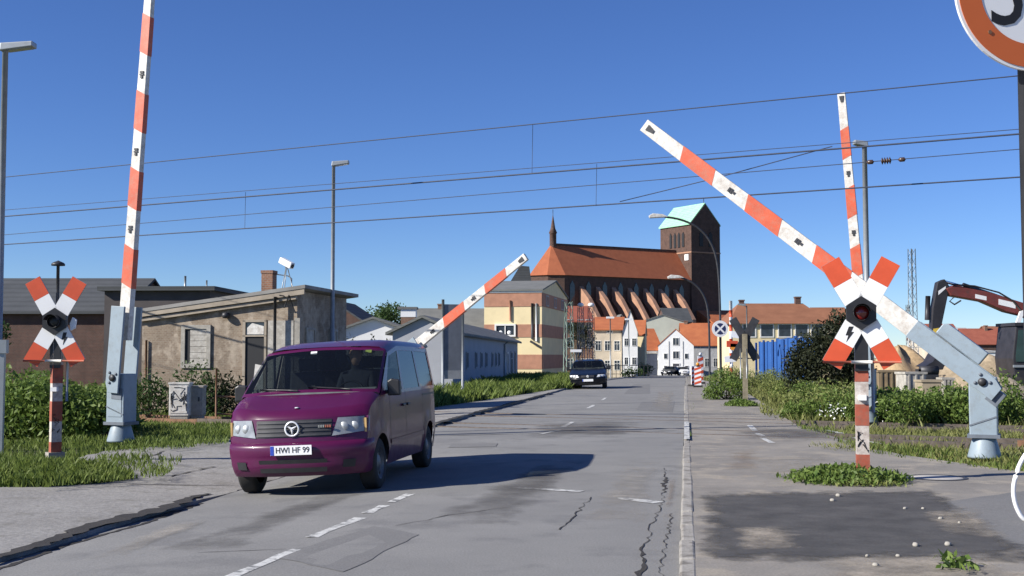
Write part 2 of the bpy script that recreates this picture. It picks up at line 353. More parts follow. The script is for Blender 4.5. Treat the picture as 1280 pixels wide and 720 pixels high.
# repaired patches in the road
def quad_px(*p): return [pst(*q) for q in p]
on_road('asphalt_patch', wobble(quad_px((430, 712), (528, 666), (470, 655), (340, 690)), .2, .03), M['patch_grey'])
on_road('asphalt_patch', quad_px((780, 492), (812, 492), (812, 480), (792, 480)), M['patch_grey'])
on_road('asphalt_patch', quad_px((795, 512), (840, 515), (843, 502), (802, 502)), M['patch_grey'])
on_road('asphalt_patch', quad_px((560, 557), (620, 557), (622, 553), (566, 553)), M['patch_grey'])
def faded(name, q, mt, parent, zf, n_=14):
    # four-cornered sheet in road coordinates with a 'fade' attribute, 0 at its rim
    P, W_ = [], []
    for i in range(n_ + 1):
        row = []
        for j in range(n_ + 1):
            u, v = i / n_, j / n_
            s = lerp_(lerp_(q[0][0], q[1][0], v), lerp_(q[3][0], q[2][0], v), u); t = lerp_(lerp_(q[0][1], q[1][1], v), lerp_(q[3][1], q[2][1], v), u)
            row.append((*rd(s, t), zf(s, t))); W_.append(min(u, 1 - u, v, 1 - v) * 2)
        P.append(row)
    o = MB().grid(P, False).build(name, mt, parent); a = o.data.attributes.new('fade', 'FLOAT', 'POINT'); a.data.foreach_set('value', W_); return o
def spill(pts, mt, dz): return faded('dirt_spill', quad_px(*pts), M[mt], road, lambda s, t: road_z(s, t) + dz)
def pspill(pts, mt, dz, name='dirt_spill'): return faded(name, quad_px(*pts), M[mt], pave_right, lambda s, t: pv(t) + dz)
spill(((640, 712), (845, 712), (845, 560), (770, 560)), 'dust_light', .0075)
spill(((330, 716), (640, 716), (760, 560), (700, 560)), 'dirt_dark', .007)
spill(((20, 716), (250, 716), (520, 590), (440, 590)), 'dirt_dark', .007)
spill(((560, 560), (850, 556), (850, 520), (640, 520)), 'dirt_dark', .007)
spill(((780, 540), (852, 540), (854, 482), (815, 482)), 'dust_light', .0075)
spill(((800, 716), (848, 716), (850, 570), (836, 570)), 'dirt_brown', .0085)
spill(((0, 716), (90, 716), (330, 618), (255, 618)), 'dust_light', .0075)
# cracks
strip('crack', dense([pst(797, 722), pst(803, 685), pst(812, 655), pst(824, 632), pst(828, 615), pst(831, 590), pst(829, 584)], .11, .03), [.008 + .035 * max(0, math.sin(i * .11 + 1)) ** 2 for i in range(600)], M['crack'], road, .005, .7)
strip('crack', dense([pst(823, 722), pst(827, 690), pst(834, 660), pst(838, 640)], .11, .025), .009, M['crack'], road, .005, .6)
strip('crack', dense([pst(500, 655), pst(575, 640), pst(640, 632)], .15, .04), .012, M['crack'], road, .005, .6)
strip('crack', dense([pst(250, 679), pst(360, 680)], .15, .01), .02, M['crack'], road, .005, .6)
strip('crack', dense([pst(700, 660), pst(738, 620)], .15, .03), .012, M['crack'], road, .005, .6)
strip('seam_and_shadow_line', dense([pst(440, 545), pst(560, 543), pst(690, 541), pst(845, 538)], .3, .01), .06, M['crack'], road, .005, .6)
strip('seam_and_shadow_line', dense([pst(745, 538), pst(800, 539)], .3, .01), .10, M['crack'], road, .0055, .6)

# right pavement and kerb
pr = [(-8, .062, 12), (6, .062, 12), (13, .062, 10), (16, .062, 6.6), (18.5, .062, 4.6), (21, .062, 3.6), (24, .062, 3.3), (30, .062, 2.7), (45, .062, 2.7), (70, .062, 2.7), (110, .062, 2.6), (205, .062, 2.6)]
pr = sum([[(a[0] + (b[0] - a[0]) * k / 5, a[1], a[2] + (b[2] - a[2]) * k / 5) for k in range(5)] for a, b in zip(pr[:-1], pr[1:])], []) + [pr[-1]]
def pv(t): return .045 - .047 * (smooth_((t - 20.5) / 3) - smooth_((t - 36) / 3))
pave_right = sheet('pavement', pr, M['pave_right'], pv, None, 'worn asphalt pavement right of the street with dark repair patch', 'pavement')
kerb = thing('kerb', 'pale chipped kerbstones along the right edge of the street', 'kerb'); kerb['kind'] = 'structure'
for k in range(62):
    t0 = 6.0 + k * 1.0; g = random.uniform(.008, .03); x, y = rd(.005 + random.uniform(-.006, .006), t0 + .5)
    b = MB().box((0, 0, -.1), (.135, .998 - g, .32)); o = b.build('kerbstone', M['kerb'], kerb); bevel(o, .022, 2)
    o.location = (x, y, pv(t0 + .5) - .045 - .008 + zg(y) + random.uniform(-.008, .006)); o.rotation_euler = (random.uniform(-.006, .006), random.uniform(-.025, .025), -AL + random.uniform(-.006, .006))
o = sheet('kerb_line', [(67.9, -.05, .08), (100, -.05, .08), (205, -.05, .08)], M['kerb'], .06, kerb)
def on_pave(name, pts, mat_, dz):
    return MB().add([(*rd(s, t), .045 + dz) for s, t in pts], [tuple(range(len(pts)))]).build(name, mat_, pave_right)
pspill(((868, 660), (990, 650), (985, 540), (868, 540)), 'dirt_brown', .008)
pspill(((860, 712), (1330, 712), (1170, 612), (860, 618)), 'tar_fresh', .006, 'repair_patch')
pspill(((850, 790), (1500, 790), (1340, 678), (850, 678)), 'dirt_sand', .012)
pspill(((870, 712), (1060, 712), (1030, 650), (872, 650)), 'dirt_sand', .010)
pspill(((1150, 712), (1330, 712), (1250, 622), (1100, 622)), 'dirt_sand', .010)
pspill(((900, 640), (1060, 640), (1070, 560), (920, 560)), 'dust_light', .010)
pspill(((866, 556), (1120, 560), (1080, 530), (866, 528)), 'dirt_dark', .008)
if 0: on_pave('worn_strip', wobble(quad_px((866, 725), (866, 706), (960, 694), (1130, 698), (1290, 700), (1290, 725)), .25, .03), M['asphalt_light'], .006)
on_pave('smooth_asphalt', wobble(quad_px((1150, 634), (1290, 615), (1290, 695), (1262, 689)), .3, .02), M['patch_grey'], .003)
if 0: on_pave('pale_patch', wobble(quad_px((900, 602), (932, 590), (958, 588), (950, 600))), M['asphalt_light'], .003)
# path marking and kerb paint
for a, b in (((945, 541), (954, 545)), ((952, 547), (964, 553)), ((936, 531), (943, 538)), ((1032, 537), (1050, 541)), ((1084, 551), (1098, 554)), ((1066, 546), (1080, 550))):
    strip('path_line', dense([pst(*a), pst(*b)], .2), .13, M['line'], pave_right, .006, .15, lambda s, t: pv(t))
strip('kerb_paint', dense([(.005, 24.5), (.005, 31)], .2), .12, M['line'], kerb, .036, .06, lambda s, t: 0)
# manhole
mh = pst(1168, 600); x, y = rd(*mh)
mhm = thing('manhole_cover', 'round pale concrete manhole cover set in the right pavement', 'manhole', (x, y, .046))
MB().lathe([(.0, .006), (.33, .006), (.34, .0)], 32).build('cover', mat('manhole_concrete', (.42, .40, .37), .9, .15, 6), mhm)
MB().lathe([(.345, .001), (.345, .008), (.40, .008), (.41, .001)], 32).build('rim_ring', M['dark_metal'], mhm)

# left pavement: old asphalt with a broken edge standing above the gutter
pl = [(-8, -6.12, -9.2), (8, -6.12, -9.3), (15.5, -6.12, -9.4), (17, -6.12, -9.2), (18.6, -6.12, -9.5), (19.5, -6.12, -10.4), (21, -6.12, -10.6), (23, -6.12, -9.9), (27, -6.12, -9.4), (34, -6.12, -9.2), (46, -6.12, -9.0), (60, -6.12, -8.4), (66, -6.12, -7.2), (80, -6.12, -7.4), (120, -6.12, -7.8), (205, -6.12, -7.8)]
P = []
for t, a, b in sum([[(p[0] + (q[0] - p[0]) * k / 9, p[1], p[2] + (q[2] - p[2]) * k / 9) for k in range(9)] for p, q in zip(pl[:-1], pl[1:])], []) + [pl[-1]]:
    row = []; zz = zg(rd(0, t)[1]); crest = road_z(-6.1, t) - zz + lerp_(.05, .012, smooth_((t - 14.2) / 1.6)) + .065 * smooth_((t - 27) / 4)
    for k in range(8):
        s = a + (b - a) * k / 7; e = random.uniform(-.05, .04) if k in (0, 7) else 0
        row.append((*rd(s + e, t), zz + lerp_(crest - (0 if k else .01), -.05, min(1, k / 5))))
    row.insert(0, (row[0][0] + .03, row[0][1], zz - .2)); P.append(row)
pave_left = MB().grid(P, False).build('pavement', M['asphalt_light'])
tag(pave_left, 'crumbling pale asphalt pavement on the left side of the street', 'pavement', None, 'structure')
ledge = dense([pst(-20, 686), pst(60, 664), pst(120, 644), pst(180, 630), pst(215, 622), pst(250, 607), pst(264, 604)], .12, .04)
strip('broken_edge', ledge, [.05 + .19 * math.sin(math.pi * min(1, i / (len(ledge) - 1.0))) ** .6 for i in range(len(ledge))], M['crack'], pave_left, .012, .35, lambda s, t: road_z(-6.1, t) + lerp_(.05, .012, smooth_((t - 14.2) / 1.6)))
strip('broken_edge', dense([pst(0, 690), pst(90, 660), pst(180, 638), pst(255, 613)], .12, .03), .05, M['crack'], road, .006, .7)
strip('broken_edge', dense([(-6.1, 27.5), (-6.12, 33), (-6.1, 40), (-6.05, 54)], .25, .03), [.06 + .10 * abs(math.sin(i * .13)) for i in range(400)], M['crack'], pave_left, .001, .5, lambda s, t: .056)
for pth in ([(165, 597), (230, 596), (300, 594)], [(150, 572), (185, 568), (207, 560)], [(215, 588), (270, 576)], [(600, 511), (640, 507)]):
    strip('seam_and_shadow_line', dense([pst(*p) for p in pth], .2, .03), .035, M['crack'], pave_left, .0, .6, lambda s, t: lerp_(road_z(-6.1, t) + .012, -.05, min(1, (-6.12 - s) / 2.2)) + .008)  # dark strips: paving seams, and the left cross post's cast shadow painted on
on_l = MB().add([(*rd(s, t), .002) for s, t in wobble(quad_px((555, 513), (612, 510), (626, 500), (566, 502)), .4, .05)], [tuple(range(len(wobble(quad_px((0, 500), (1, 500), (1, 501))))))]) if False else None

# railway: two tracks crossing the street at a slant
TD = Vector((1, -.515, 0)).normalized(); TN = Vector((TD.y, -TD.x, 0))
def track(c, name, label):
    o = thing(name, label, 'railway track', (0, 0, 0)); o['kind'] = 'structure'
    for g in (-.75, .75):
        p = c + TN * g
        for x0, x1 in ((-60, -13.6), (7.0, 70)): MB().box(p + TD * ((x0 + x1) / 2) + Vector((0, 0, .01 if x0 > 0 else -.09)), (x1 - x0, .075, .13), math.atan2(TD.y, TD.x)).build('rail', M['rust'], o)
        m = MB()
        a = math.atan2(TD.y, TD.x)
        for (x0, x1) in ((-13.59, 6.99),):
            m.box(p + TD * ((x0 + x1) / 2) + Vector((0, 0, -.055)), (x1 - x0, .07, .13), a)
        r = m.build('rail', M['railtop'], o)
    m = MB()
    for x0, x1 in ((-70, -13.5), (7.0, 70)): m.box(c + TD * ((x0 + x1) / 2) + Vector((0, 0, -.12 if x0 > 0 else -.22)), (x1 - x0, 2.9, .14), math.atan2(TD.y, TD.x))
    m.build('ballast_bed', M['ballast'], o)
    return o
TC1 = Vector((gx(855, 27.2), 27.2, 0)); TC2 = TC1 - TN * 5.0 if (TC1 - TN * 5).y > TC1.y else TC1 + TN * 5.0
track(TC1, 'railway_track', 'rusty railway track crossing the street just behind the raised barriers')
track(TC2, 'railway_track', 'rear railway track running past the brick hut')
# ------------------------------------------------------------------ crossing equipment
def barrier(label, loc, rz, phi, length, stripe0, box_top=False, w0=.34, w1=.25, n_skip=0, pz=1.27, group=None):
    """local x points over the road, the boom swings in the xz plane"""
    t = thing('crossing_barrier', label, 'barrier', loc, rz, group)
    MB().lathe([(.0, 0), (.27, 0), (.27, .03), (.19, .32), (.17, .36), (0, .36)], 20).build('foot', M['grey_paint'], t)
    m = MB().bb(-.22, .22, -.19, .19, .36, pz + .08); o = m.build('housing', M['grey_paint'], t); bevel(o, .02)
    MB().bb(-.255, .255, -.225, .225, .335, .395).build('base_plate', M['grey_dark'], t)
    MB().bb(-.17, .17, -.2, -.19, .5, 1.05).build('inspection_door', M['grey_paint'], t)
    MB().box((0, 0, .62), (.46, .4, .025), M=Matrix.Rotation(.35, 3, 'Y')).build('strap', M['grey_dark'], t)
    Ry = Matrix.Rotation(-phi, 4, 'Y'); T = Matrix.Translation((0, 0, pz)) @ Ry
    for sy in (-1, 1):
        m = MB().prism([(-.3, -.15), (-.3, .10), (-.12, .17), (1.42, .165), (1.42, -.165)], 'y', sy * .245 - .025, sy * .245 + .025, T)
        sp = m.build('side_plate', M['grey_paint'], t); bevel(sp, .006)
        for bx_, bz in ((.0, .0), (.1, .08), (-.1, .07), (.08, -.08)):
            mm = MB(); mm.lathe([(0, 0), (.028, 0), (.028, .02), (0, .02)], 8, T @ Matrix.Translation((bx_, sy * .27, bz)) @ Matrix.Rotation(-sy * math.pi / 2, 4, 'X')); mm.build('bolt', M['grey_dark'], sp)
    MB().lathe([(0, -.3), (.07, -.3), (.07, .3), (0, .3)], 14, Matrix.Translation((0, 0, pz)) @ Matrix.Rotation(math.pi / 2, 4, 'X')).build('pivot', M['dark_metal'], t)
    m = MB().prism([(-.42, -.2), (-.42, .05), (-.2, .05), (-.2, -.2)], 'y', -.21, .21, T); m.build('counterweight', M['grey_dark'], t)
    if box_top:
        bt = MB().prism([(.22, .185), (.22, .43), (1.0, .43), (1.08, .38), (1.08, .185)], 'y', -.2, .22, T).build('drive_cover', M['grey_paint'], t); bevel(bt, .015)
    # boom: tapered box, red bands as sleeves with slanted ends
    def sec(x, e=0):
        q = x / length; hw = (w0 + (w1 - w0) * q) / 2 + e; hd = .075 - .02 * q + e; return hw, hd
    def seg(x0, x1, e, slant):
        vs = []
        for x in (x0, x1):
            hw, hd = sec(x, e)
            for z, y in ((-hw, -hd), (-hw, hd), (hw, hd), (hw, -hd)): vs.append(T @ Vector((x + (slant * z if slant else 0), y, z)))
        return MB().add(vs, [(0, 1, 2, 3), (7, 6, 5, 4), (0, 4, 5, 1), (1, 5, 6, 2), (2, 6, 7, 3), (3, 7, 4, 0)])
    boom = seg(.75, length, 0, 0).build('boom', M['white'], t); bevel(boom, .008)
    x = length - stripe0; k = 0; SL = .78
    while x - SL > 1.5:
        seg(x - SL, x, .004, .45).build('red_band', M['red'], boom)
        hw, hd = sec(x - SL - .45)
        if k % 1 == 0 and x - 2 * SL > 1.2:
            q = MB(); c = x - SL * 1.55
            for dx, dz, sx_, sz in ((0, 0, .03, .1), (-.05, 0, .05, .05), (.05, 0, .04, .09)): q.prism([(c + dx - sx_ / 2, dz - sz / 2), (c + dx + sx_ / 2, dz - sz / 2), (c + dx + sx_ / 2, dz + sz / 2), (c + dx - sx_ / 2, dz + sz / 2)], 'y', -hd - .02, hd + .02, T)
            q.build('latch', M['dark_metal'], boom)
        x -= 2 * SL; k += 1
    c = length - .16; hw, hd = sec(c)
    MB().prism([(c - .09, -.03), (c + .07, -.06), (c + .07, .06), (c - .09, .03)], 'y', -hd - .02, hd + .02, T).build('latch', M['dark_metal'], boom)
    return t
def pose(px, base_y): Y = 1.7 * F / (base_y - 445.0); return (gx(px, Y), Y, 0)
BA = R(24)                                     # the barriers stand parallel to the skew track
barrier('half raised red white barrier with grey drive cover beside right pavement', pose(1228, 571), math.pi - BA, R(39.2), 7.62, .95, True)
barrier('upright red white barrier on grey pedestal before the brick hut', pose(153, 551), -BA, R(86.0), 8.3, 1.0, False, .27, .18)
p = pose(481, 519); barrier('half raised red white barrier rising from behind the purple van', p, -BA, R(35.4), 5.42, .72, False, .29, .21)
barrier('upright red white barrier behind the cross with red lamp', (gx(1083, 31.0), 31.0, 0), math.pi - BA, R(85.9), 7.35, .95, False, .29, .2)

def bolt_poly(): return [(-.01, .11), (.05, .11), (.025, .03), (.06, .03), (-.03, -.12), (-.01, -.02), (-.045, -.02)]
def crossbuck(label, loc, rz, flip=False, bands=None, post_rz=0, lens=None):
    t = thing('crossing_sign', label, 'crossing sign', loc, rz)
    zc = 2.27
    post = MB().box((0, .09, 1.22), (.165, .14, 2.44), post_rz).build('post', M['rusty_white'], t)
    for z0, z1, mt in bands: MB().box((0, .09, (z0 + z1) / 2), (.171, .146, z1 - z0), post_rz).build('red_band', mt, post)
    MB().box((0, .09, .04), (.26, .22, .14), post_rz).build('footing', M['concrete'], t)
    for sx in (-1, 1): MB().tube([(sx * .10 + .05, .15, .95), (sx * .10 + .05, .15, 1.95)], .022, 8).build('conduit', M['galv'], t)
    hexp = [(.19, .10), (0, .225), (-.19, .10), (-.19, -.10), (0, -.225), (.19, -.10)]
    hb = MB().prism([(x, z + zc) for x, z in hexp], 'y', -.09, .02).build('lamp_housing', M['black'], t)
    MB().prism([(-.085, 1.5), (.085, 1.5), (.085, 2.08), (-.085, 2.08)], 'y', -.012, .017).build('back_board', M['black'], t)
    Mx = Matrix.Translation((0, -.09, zc)) @ Matrix.Rotation(math.pi / 2, 4, 'X')
    MB().lathe([(0, .03), (.05, .026), (.085, .012), (.095, 0)], 24, Mx).build('lens', lens or M['lens_red'], hb)
    MB().lathe([(.097, 0), (.108, 0), (.108, .05), (.097, .05)], 24, Mx, True).build('lens_ring', M['black'], hb)
    hood = MB()
    P = [[(.115 * math.cos(a), -.09 - d, zc + .115 * math.sin(a)) for a in [R(x) for x in range(10, 171, 16)]] for d in (0, .1, .18)]
    hood.grid(P); hood.build('lamp_hood', M['black'], hb)
    for sx, sz in ((-1, 1), (1, 1), (-1, -1), (1, -1)):
        ang = math.atan2(sz * .88, sx * .5)
        Ma = Matrix.Translation((0, 0, zc)) @ Matrix.Rotation(-ang, 4, 'Y')      # local x outward
        a = MB().prism([(.17, -.135), (.79, -.135), (.79, .135), (.17, .135)], 'y', -.035, -.015, Ma).build('arm', M['galv'], t)
        MB().prism([(.175, -.133), (.46, -.133), (.46, .133), (.175, .133)], 'y', -.041, -.0352, Ma).build('white_panel', M['white_clean'], a)
        MB().prism([(.462, -.133), (.787, -.133), (.787, .133), (.462, .133)], 'y', -.041, -.0352, Ma).build('red_panel', M['red_clean'], a)
        if sz < 0 and (sx < 0) != flip:
            c = Ma @ Vector((.32, 0, 0)); s_ = -.25 if sx < 0 else .25
            MB().prism([(c.x + x * 1.0 + s_ * -z * .3, c.z + z * .9) for x, z in bolt_poly()], 'y', -.0445, -.0415).build('lightning_mark', M['ink'], a)
    MB().tube([(-.5, -.07, 1.62), (.5, -.07, 1.62)], .016, 8).build('cross_rod', M['rusty_red'], t)
    MB().tube([(-.14, -.075, 1.62), (.13, -.075, 1.62)], .022, 8).build('rod_clamp', M['white'], t)
    MB().box((0, -.0, 1.15), (.1, .1, .07)).build('number_tag', M['white_clean'], t)
    if bands:
        g = MB()
        for k in range(5):
            pts = [(random.uniform(-.05, .05), .0, random.uniform(.46, .7))]
            for j in range(3): pts.append((max(-.065, min(.065, pts[-1][0] + random.uniform(-.07, .07))), .0, max(.43, min(.74, pts[-1][2] + random.uniform(-.1, .1)))))
            c_, s_ = math.cos(post_rz), math.sin(post_rz)
            g.tube([(x * c_ + .0735 * s_, .09 + x * s_ - .0735 * c_, z) for x, y, z in pts], .006, 5)
        g.build('scrawl', M['ink'], post)
    return t
bR = [(1.62, 1.36, M['rusty_red']), (.78, 1.06, M['rusty_red']), (.1, .40, M['rusty_red'])]
bR = [(min(a, b), max(a, b), m_) for a, b, m_ in bR]
cr = crossbuck('red and white crossing cross with red lamp on a striped post among pavement weeds', pose(1077, 605), R(-12), False, bR, 0)
bL = [(1.25, 1.55, M['rusty_red']), (.62, .95, M['rusty_red']), (.09, .28, M['rusty_red'])]
cl = crossbuck('red and white crossing cross on a striped post in left verge grass', pose(69, 573), R(1), True, bL, R(34), M['black'])
MB().tube([(-.03, .13, 2.3), (-.03, .13, 3.22)], .028, 8).build('bell_mast', M['dark_metal'], cl)
MB().lathe([(0, .06), (.09, .02), (.11, 0), (.11, -.03), (0, -.03)], 16, Matrix.Translation((-.03, .13, 3.24))).build('bell_cap', M['dark_metal'], cl)
MB().prism([(.24, 2.12), (.31, 2.16), (.33, 2.3), (.27, 2.34), (.23, 2.24)], 'y', .0, .06).build('side_light', M['white_clean'], cl)
cb = crossbuck('grey back of a crossing cross on a wooden post beside the far weeds', (gx(931, 40.5), 40.5, 0), math.pi - R(8), False, [], 0)
for ch in cb.children:
    if ch.name.startswith('post'): ch.data.materials[0] = mat('old_wood_post', (.22, .19, .13), .85, .3, 6)
    if ch.name.startswith('arm'): ch.data.materials[0] = M['dark_metal']

# overhead line
def wire(label, a, b, Ya, Yb, r=.012, ext=.9, sag=.0, name='overhead_wire', n=14):
    A, B = at(*a, Ya), at(*b, Yb); D = B - A
    pts = [A - D * ext + (D * (1 + 2 * ext)) * k / n for k in range(n + 1)]
    o = MB().tube(pts, r, 6).build(name, M['wire'], None)
    return tag(o, label, 'wire', 'railway overhead wires')
wire('highest overhead wire, joined by a dropper to the thick wire below', (0, 222), (1270, 95), 32, 20.4, .011)
W2 = wire('thick overhead contact wire, second from the top', (0, 271), (1280, 167), 32, 20.3, .016)
wire('thin wire running just above the thick contact wire', (0, 263), (1280, 161), 37, 23.4, .008)
wire('thin overhead wire carrying dark insulators, next above the lowest', (0, 294), (1280, 186), 36.5, 22.8, .009)
wire('lowest thick overhead contact wire', (0, 306), (1280, 221), 37, 23.4, .016)
A, B = at(1040, 183, 22.5), at(775, 252, 26.5); o = MB().tube([A, A.lerp(B, .5) - Vector((0, 0, .03)), B], .010, 6).build('overhead_wire', M['wire']); tag(o, 'slanting wire linking two overhead contact wires', 'wire', 'railway overhead wires')
def depth_at(px, Y0, Y1): return 1 / (1 / Y0 + (1 / Y1 - 1 / Y0) * px / 1280.0)
for px, y0, y1, d0, d1, lab in ((666, 155, 216, 32, 20.4, 'thin vertical dropper between the two highest wires'), (746, 205, 257, 37, 23.4, 'thin vertical dropper hanging above the far houses'), (307, 240, 285, 37, 23.4, 'thin vertical dropper left of the tall lamp post')):
    Yd = depth_at(px, d0, d1); d = MB().tube([at(px, y0, Yd), at(px - 1, y1, Yd)], .006, 6).build('wire_dropper', M['wire']); tag(d, lab, 'wire', 'wire droppers')
ins = thing('wire_insulator', 'dark ribbed insulator strung in an overhead wire', 'insulator', at(1108, 201, depth_at(1108, 36.5, 22.8)))
a_ = at(1060, 204, depth_at(1060, 36.5, 22.8)) - at(1160, 196, depth_at(1160, 36.5, 22.8)); q = a_.to_track_quat('Z', 'Y').to_matrix().to_4x4()
MB().lathe(sum([[(.03, z), (.075, z + .02), (.03, z + .04)] for z in (-.09, -.04, .01, .06)], []), 12, q).build('ribbed_core', M['porcelain'], ins)
for z in (-.38, .24): MB().lathe([(0, z), (.045, z + .03), (.045, z + .12), (0, z + .16)], 10, q).build('end_clamp', M['porcelain'], ins)
# ------------------------------------------------------------------ vehicles
def text_mesh(name, s, size, mat_, parent, Mtx, ext=.002, sx=1.0):
    cu = bpy.data.curves.new(name, 'FONT'); cu.body = s; cu.size = size; cu.extrude = ext; cu.align_x = 'CENTER'; cu.align_y = 'CENTER'; cu.resolution_u = 3
    to = bpy.data.objects.new(name + '_t', cu); C.objects.link(to)
    dg = bpy.context.evaluated_depsgraph_get(); dg.update(); me = bpy.data.meshes.new_from_object(to.evaluated_get(dg))
    bpy.data.objects.remove(to); bpy.data.curves.remove(cu)
    me.transform(Mtx @ Matrix.Diagonal((sx, 1, 1, 1))); me.materials.clear(); o = obj(name, me, mat_, parent); return o
def lerp(a, b, k): return a + (b - a) * k
def smooth(k): k = max(0, min(1, k)); return k * k * (3 - 2 * k)
def make_car(p, label, cat, loc, rot, paint, detail=True, name='car'):
    """front at local x=0, rear at +x, +y is the car's right-hand side; wheels stand on z=0"""
    t = thing(name, label, cat, loc, rot=rot)
    L, W = p['L'], p['W'] / 2; zb = p['sill']; belt, wr = p['belt'], p['wr']; ax = p['axles']
    hz0, hz1, xb0, xt0, zw1 = p['hood0'], p['hood1'], p['ws0'], p['ws1'], p['wstop']
    zr_, xr1, tum = p['roof'], p['roof_end'], p['tumble']
    wb0, wbt = p['bump_z']
    def hw(x, z):
        b = W
        if x < 1.0: b -= .105 * W * ((1.0 - x)) ** 2
        if x > L - .8: b -= .07 * ((x - L + .8) / .8) ** 2
        if z < .5: b -= .05 * (.5 - z) / .25
        if z > belt: b -= tum * (z - belt) / (zr_ - belt)
        else: b -= .02 * ((belt - z) / belt - .35) ** 2
        return b
    pk = p['nose']                                    # [(z, x offset)]
    def nose(z):
        for (z0, x0), (z1, x1) in zip(pk[:-1], pk[1:]):
            if z <= z1: return lerp(x0, x1, max(0, (z - z0) / (z1 - z0)))
        return pk[-1][1]
    def fx(r, z): return nose(z) + p['round'] * abs(r) ** 2.6
    def hood_z(x): return lerp(hz0, hz1, smooth((x - .1) / (xb0 - .1)) * .35 + .65 * max(0, min(1, (x - .1) / (xb0 - .1))))
    def roofz(x): return zw1 + (zr_ - zw1) * smooth((x - xt0) / .6) - p['roof_drop'] * max(0, (x - xt0 - .6) / (xr1 - xt0 - .6)) ** 2
    def arch(x):
        z = zb
        for a in ax:
            d = abs(x - a); Ra = wr + .055
            if d < Ra: z = max(z, wr + math.sqrt(Ra * Ra - d * d))
        return z
    xs_ = sorted(set([round(v, 3) for v in [p['round'] + .02, .3, xb0, xb0 + .3] + [a + (wr + .055) * math.cos(math.pi * k / 14) for a in ax for k in range(15)] + list(np.linspace(1.3, L - .25, 9)) + [L - .12, L - .05]]))
    fr = [0, .12, .3, .5, .68, .82, .93, 1]
    body = MB()
    for sy in (-1, 1):
        P = []
        for f in fr:
            row = []
            for j, x in enumerate([None] + xs_):
                if x is None: x = 0.0
                top = min(belt, hood_z(max(x, .15)) - .05) if x < xb0 + .05 else belt
                z0 = arch(x); z = lerp(z0, top, f); ex = fx(1, z); xx = max(x, ex) if j else ex
                y = hw(xx, z)
                if x > L - .2: y -= .06 * ((x - L + .2) / .2) ** 2
                if z0 > zb + .01 and f < .15: y += .012
                row.append((xx, sy * y, z))
            P.append(row)
        body.grid(P)
    # window band
    wq = p['cols']; glass_cols = p['glass_cols']
    xA0, xA1 = xb0 + .05, xt0 + .07; xD0, xD1 = p['tail_belt'], xr1 + .02
    def wx(q, f):
        mid = lerp((xA0 + xA1) / 2, (xD0 + xD1) / 2, q)
        return mid + (xA1 - xA0) * (f - .5) * (1 - q) ** p.get('slant', 3) + (xD1 - xD0) * (f - .5) * q ** 4
    ff = [0, .07, .36, .64, .9, 1]; glassg = []
    for sy in (-1, 1):
        P = [[None] * len(wq) for _ in ff]
        for i, f in enumerate(ff):
            for j, q in enumerate(wq):
                x = wx(q, f); z = lerp(belt, roofz(x) - .085, f); P[i][j] = (x, sy * hw(x, z), z)
        body.grid(P, True, lambda i, j: j in glass_cols and 1 <= i <= 3)
        glassg.append((sy, P))
    # hood
    rr = [-1, -.97, -.9, -.75, -.5, -.25, 0, .25, .5, .75, .9, .97, 1]
    def drop(r, a, k=.8): return a * max(0, (abs(r) - k) / (1 - k)) ** 2
    P = []
    for k in range(9):
        row = []
        for r in rr:
            x0 = fx(r, hz0 if k else hz0 - .03) ; x1 = xb0 - .1 + .12 * abs(r) ** 2
            x = lerp(x0, x1, k / 8); z = hood_z(max(x, .1)) + .025 * (1 - r * r) - drop(r, .06, .86)
            if k == 0: z = hz0 - .031
            row.append((x, r * hw(max(x, fx(1, hz0)), min(z, belt)), z))
        P.append(row)
    body.grid(P)
    # windscreen
    rw = [-1, -.965, -.7, -.35, 0, .35, .7, .965, 1]
    Pw = []
    for f in (0, .06, .35, .65, .93, 1):
        row = []
        for r in rw:
            x = lerp(xb0 - .1 + .13 * r * r, xt0 - .03 + .07 * r * r, f); z = lerp(hz1 + .02 - .03 * r * r, zw1 + .015 - .05 * r * r, f) + .02 * math.sin(math.pi * f)
            zc = lerp(belt, roofz(xt0) - .085, f); row.append((x, r * (hw(lerp(xA0, xA1, f), zc) - .004), z if abs(r) < 1 else lerp(z, zc, .5)))
        Pw.append(row)
    body.grid(Pw, True, lambda i, j: 1 <= i <= 3 and 1 <= j <= 6)
    # roof
    rf = [-1, -.985, -.95, -.88, -.7, -.4, 0, .4, .7, .88, .95, .985, 1]
    nx = 9; P = []
    for k in range(nx):
        row = []
        for r in rf:
            x = lerp(xt0 - .03 + .07 * r * r, xr1, k / (nx - 1)); z0 = roofz(max(x, xt0))
            z = z0 + .02 * (1 - r * r) - drop(r, .095, .82); row.append((x, r * hw(x, z0 - .085), z))
        P.append(row)
    body.grid(P)
    # rear: screen / tailgate and bumper
    P = []
    for f in (0, .08, .5, .92, 1):
        row = []
        for r in rf:
            x = lerp(xr1, p['tail_belt'], f); z = lerp(roofz(xr1) + .02 * (1 - r * r) - drop(r, .095, .82), belt + .015, f) if f else roofz(xr1) + .02 * (1 - r * r) - drop(r, .095, .82)
            row.append((x + .03 * (1 - r * r), r * hw(x, min(z, roofz(xr1) - .085)), z))
        P.append(row)
    body.grid(P, True, lambda i, j: 1 <= i <= 2 and 3 <= j <= 8)
    rear = P
    P = []
    tb = p['tail_belt']
    for f in (0, .15, .4, .5, .55, .8, 1):
        row = []
        for r in rf:
            z = lerp(belt + .015, zb, f); x = lerp(tb, L, smooth(f * 3)) - .06 * abs(r) ** 4 + .03 * (1 - r * r)
            row.append((x, r * (hw(min(x, L), z) - .05), z))
        P.append(row)
    body.grid(P)
    # nose above bumper
    rn = [-1, -.96, -.9, -.8, -.65, -.5, -.25, 0, .25, .5, .65, .8, .9, .96, 1]
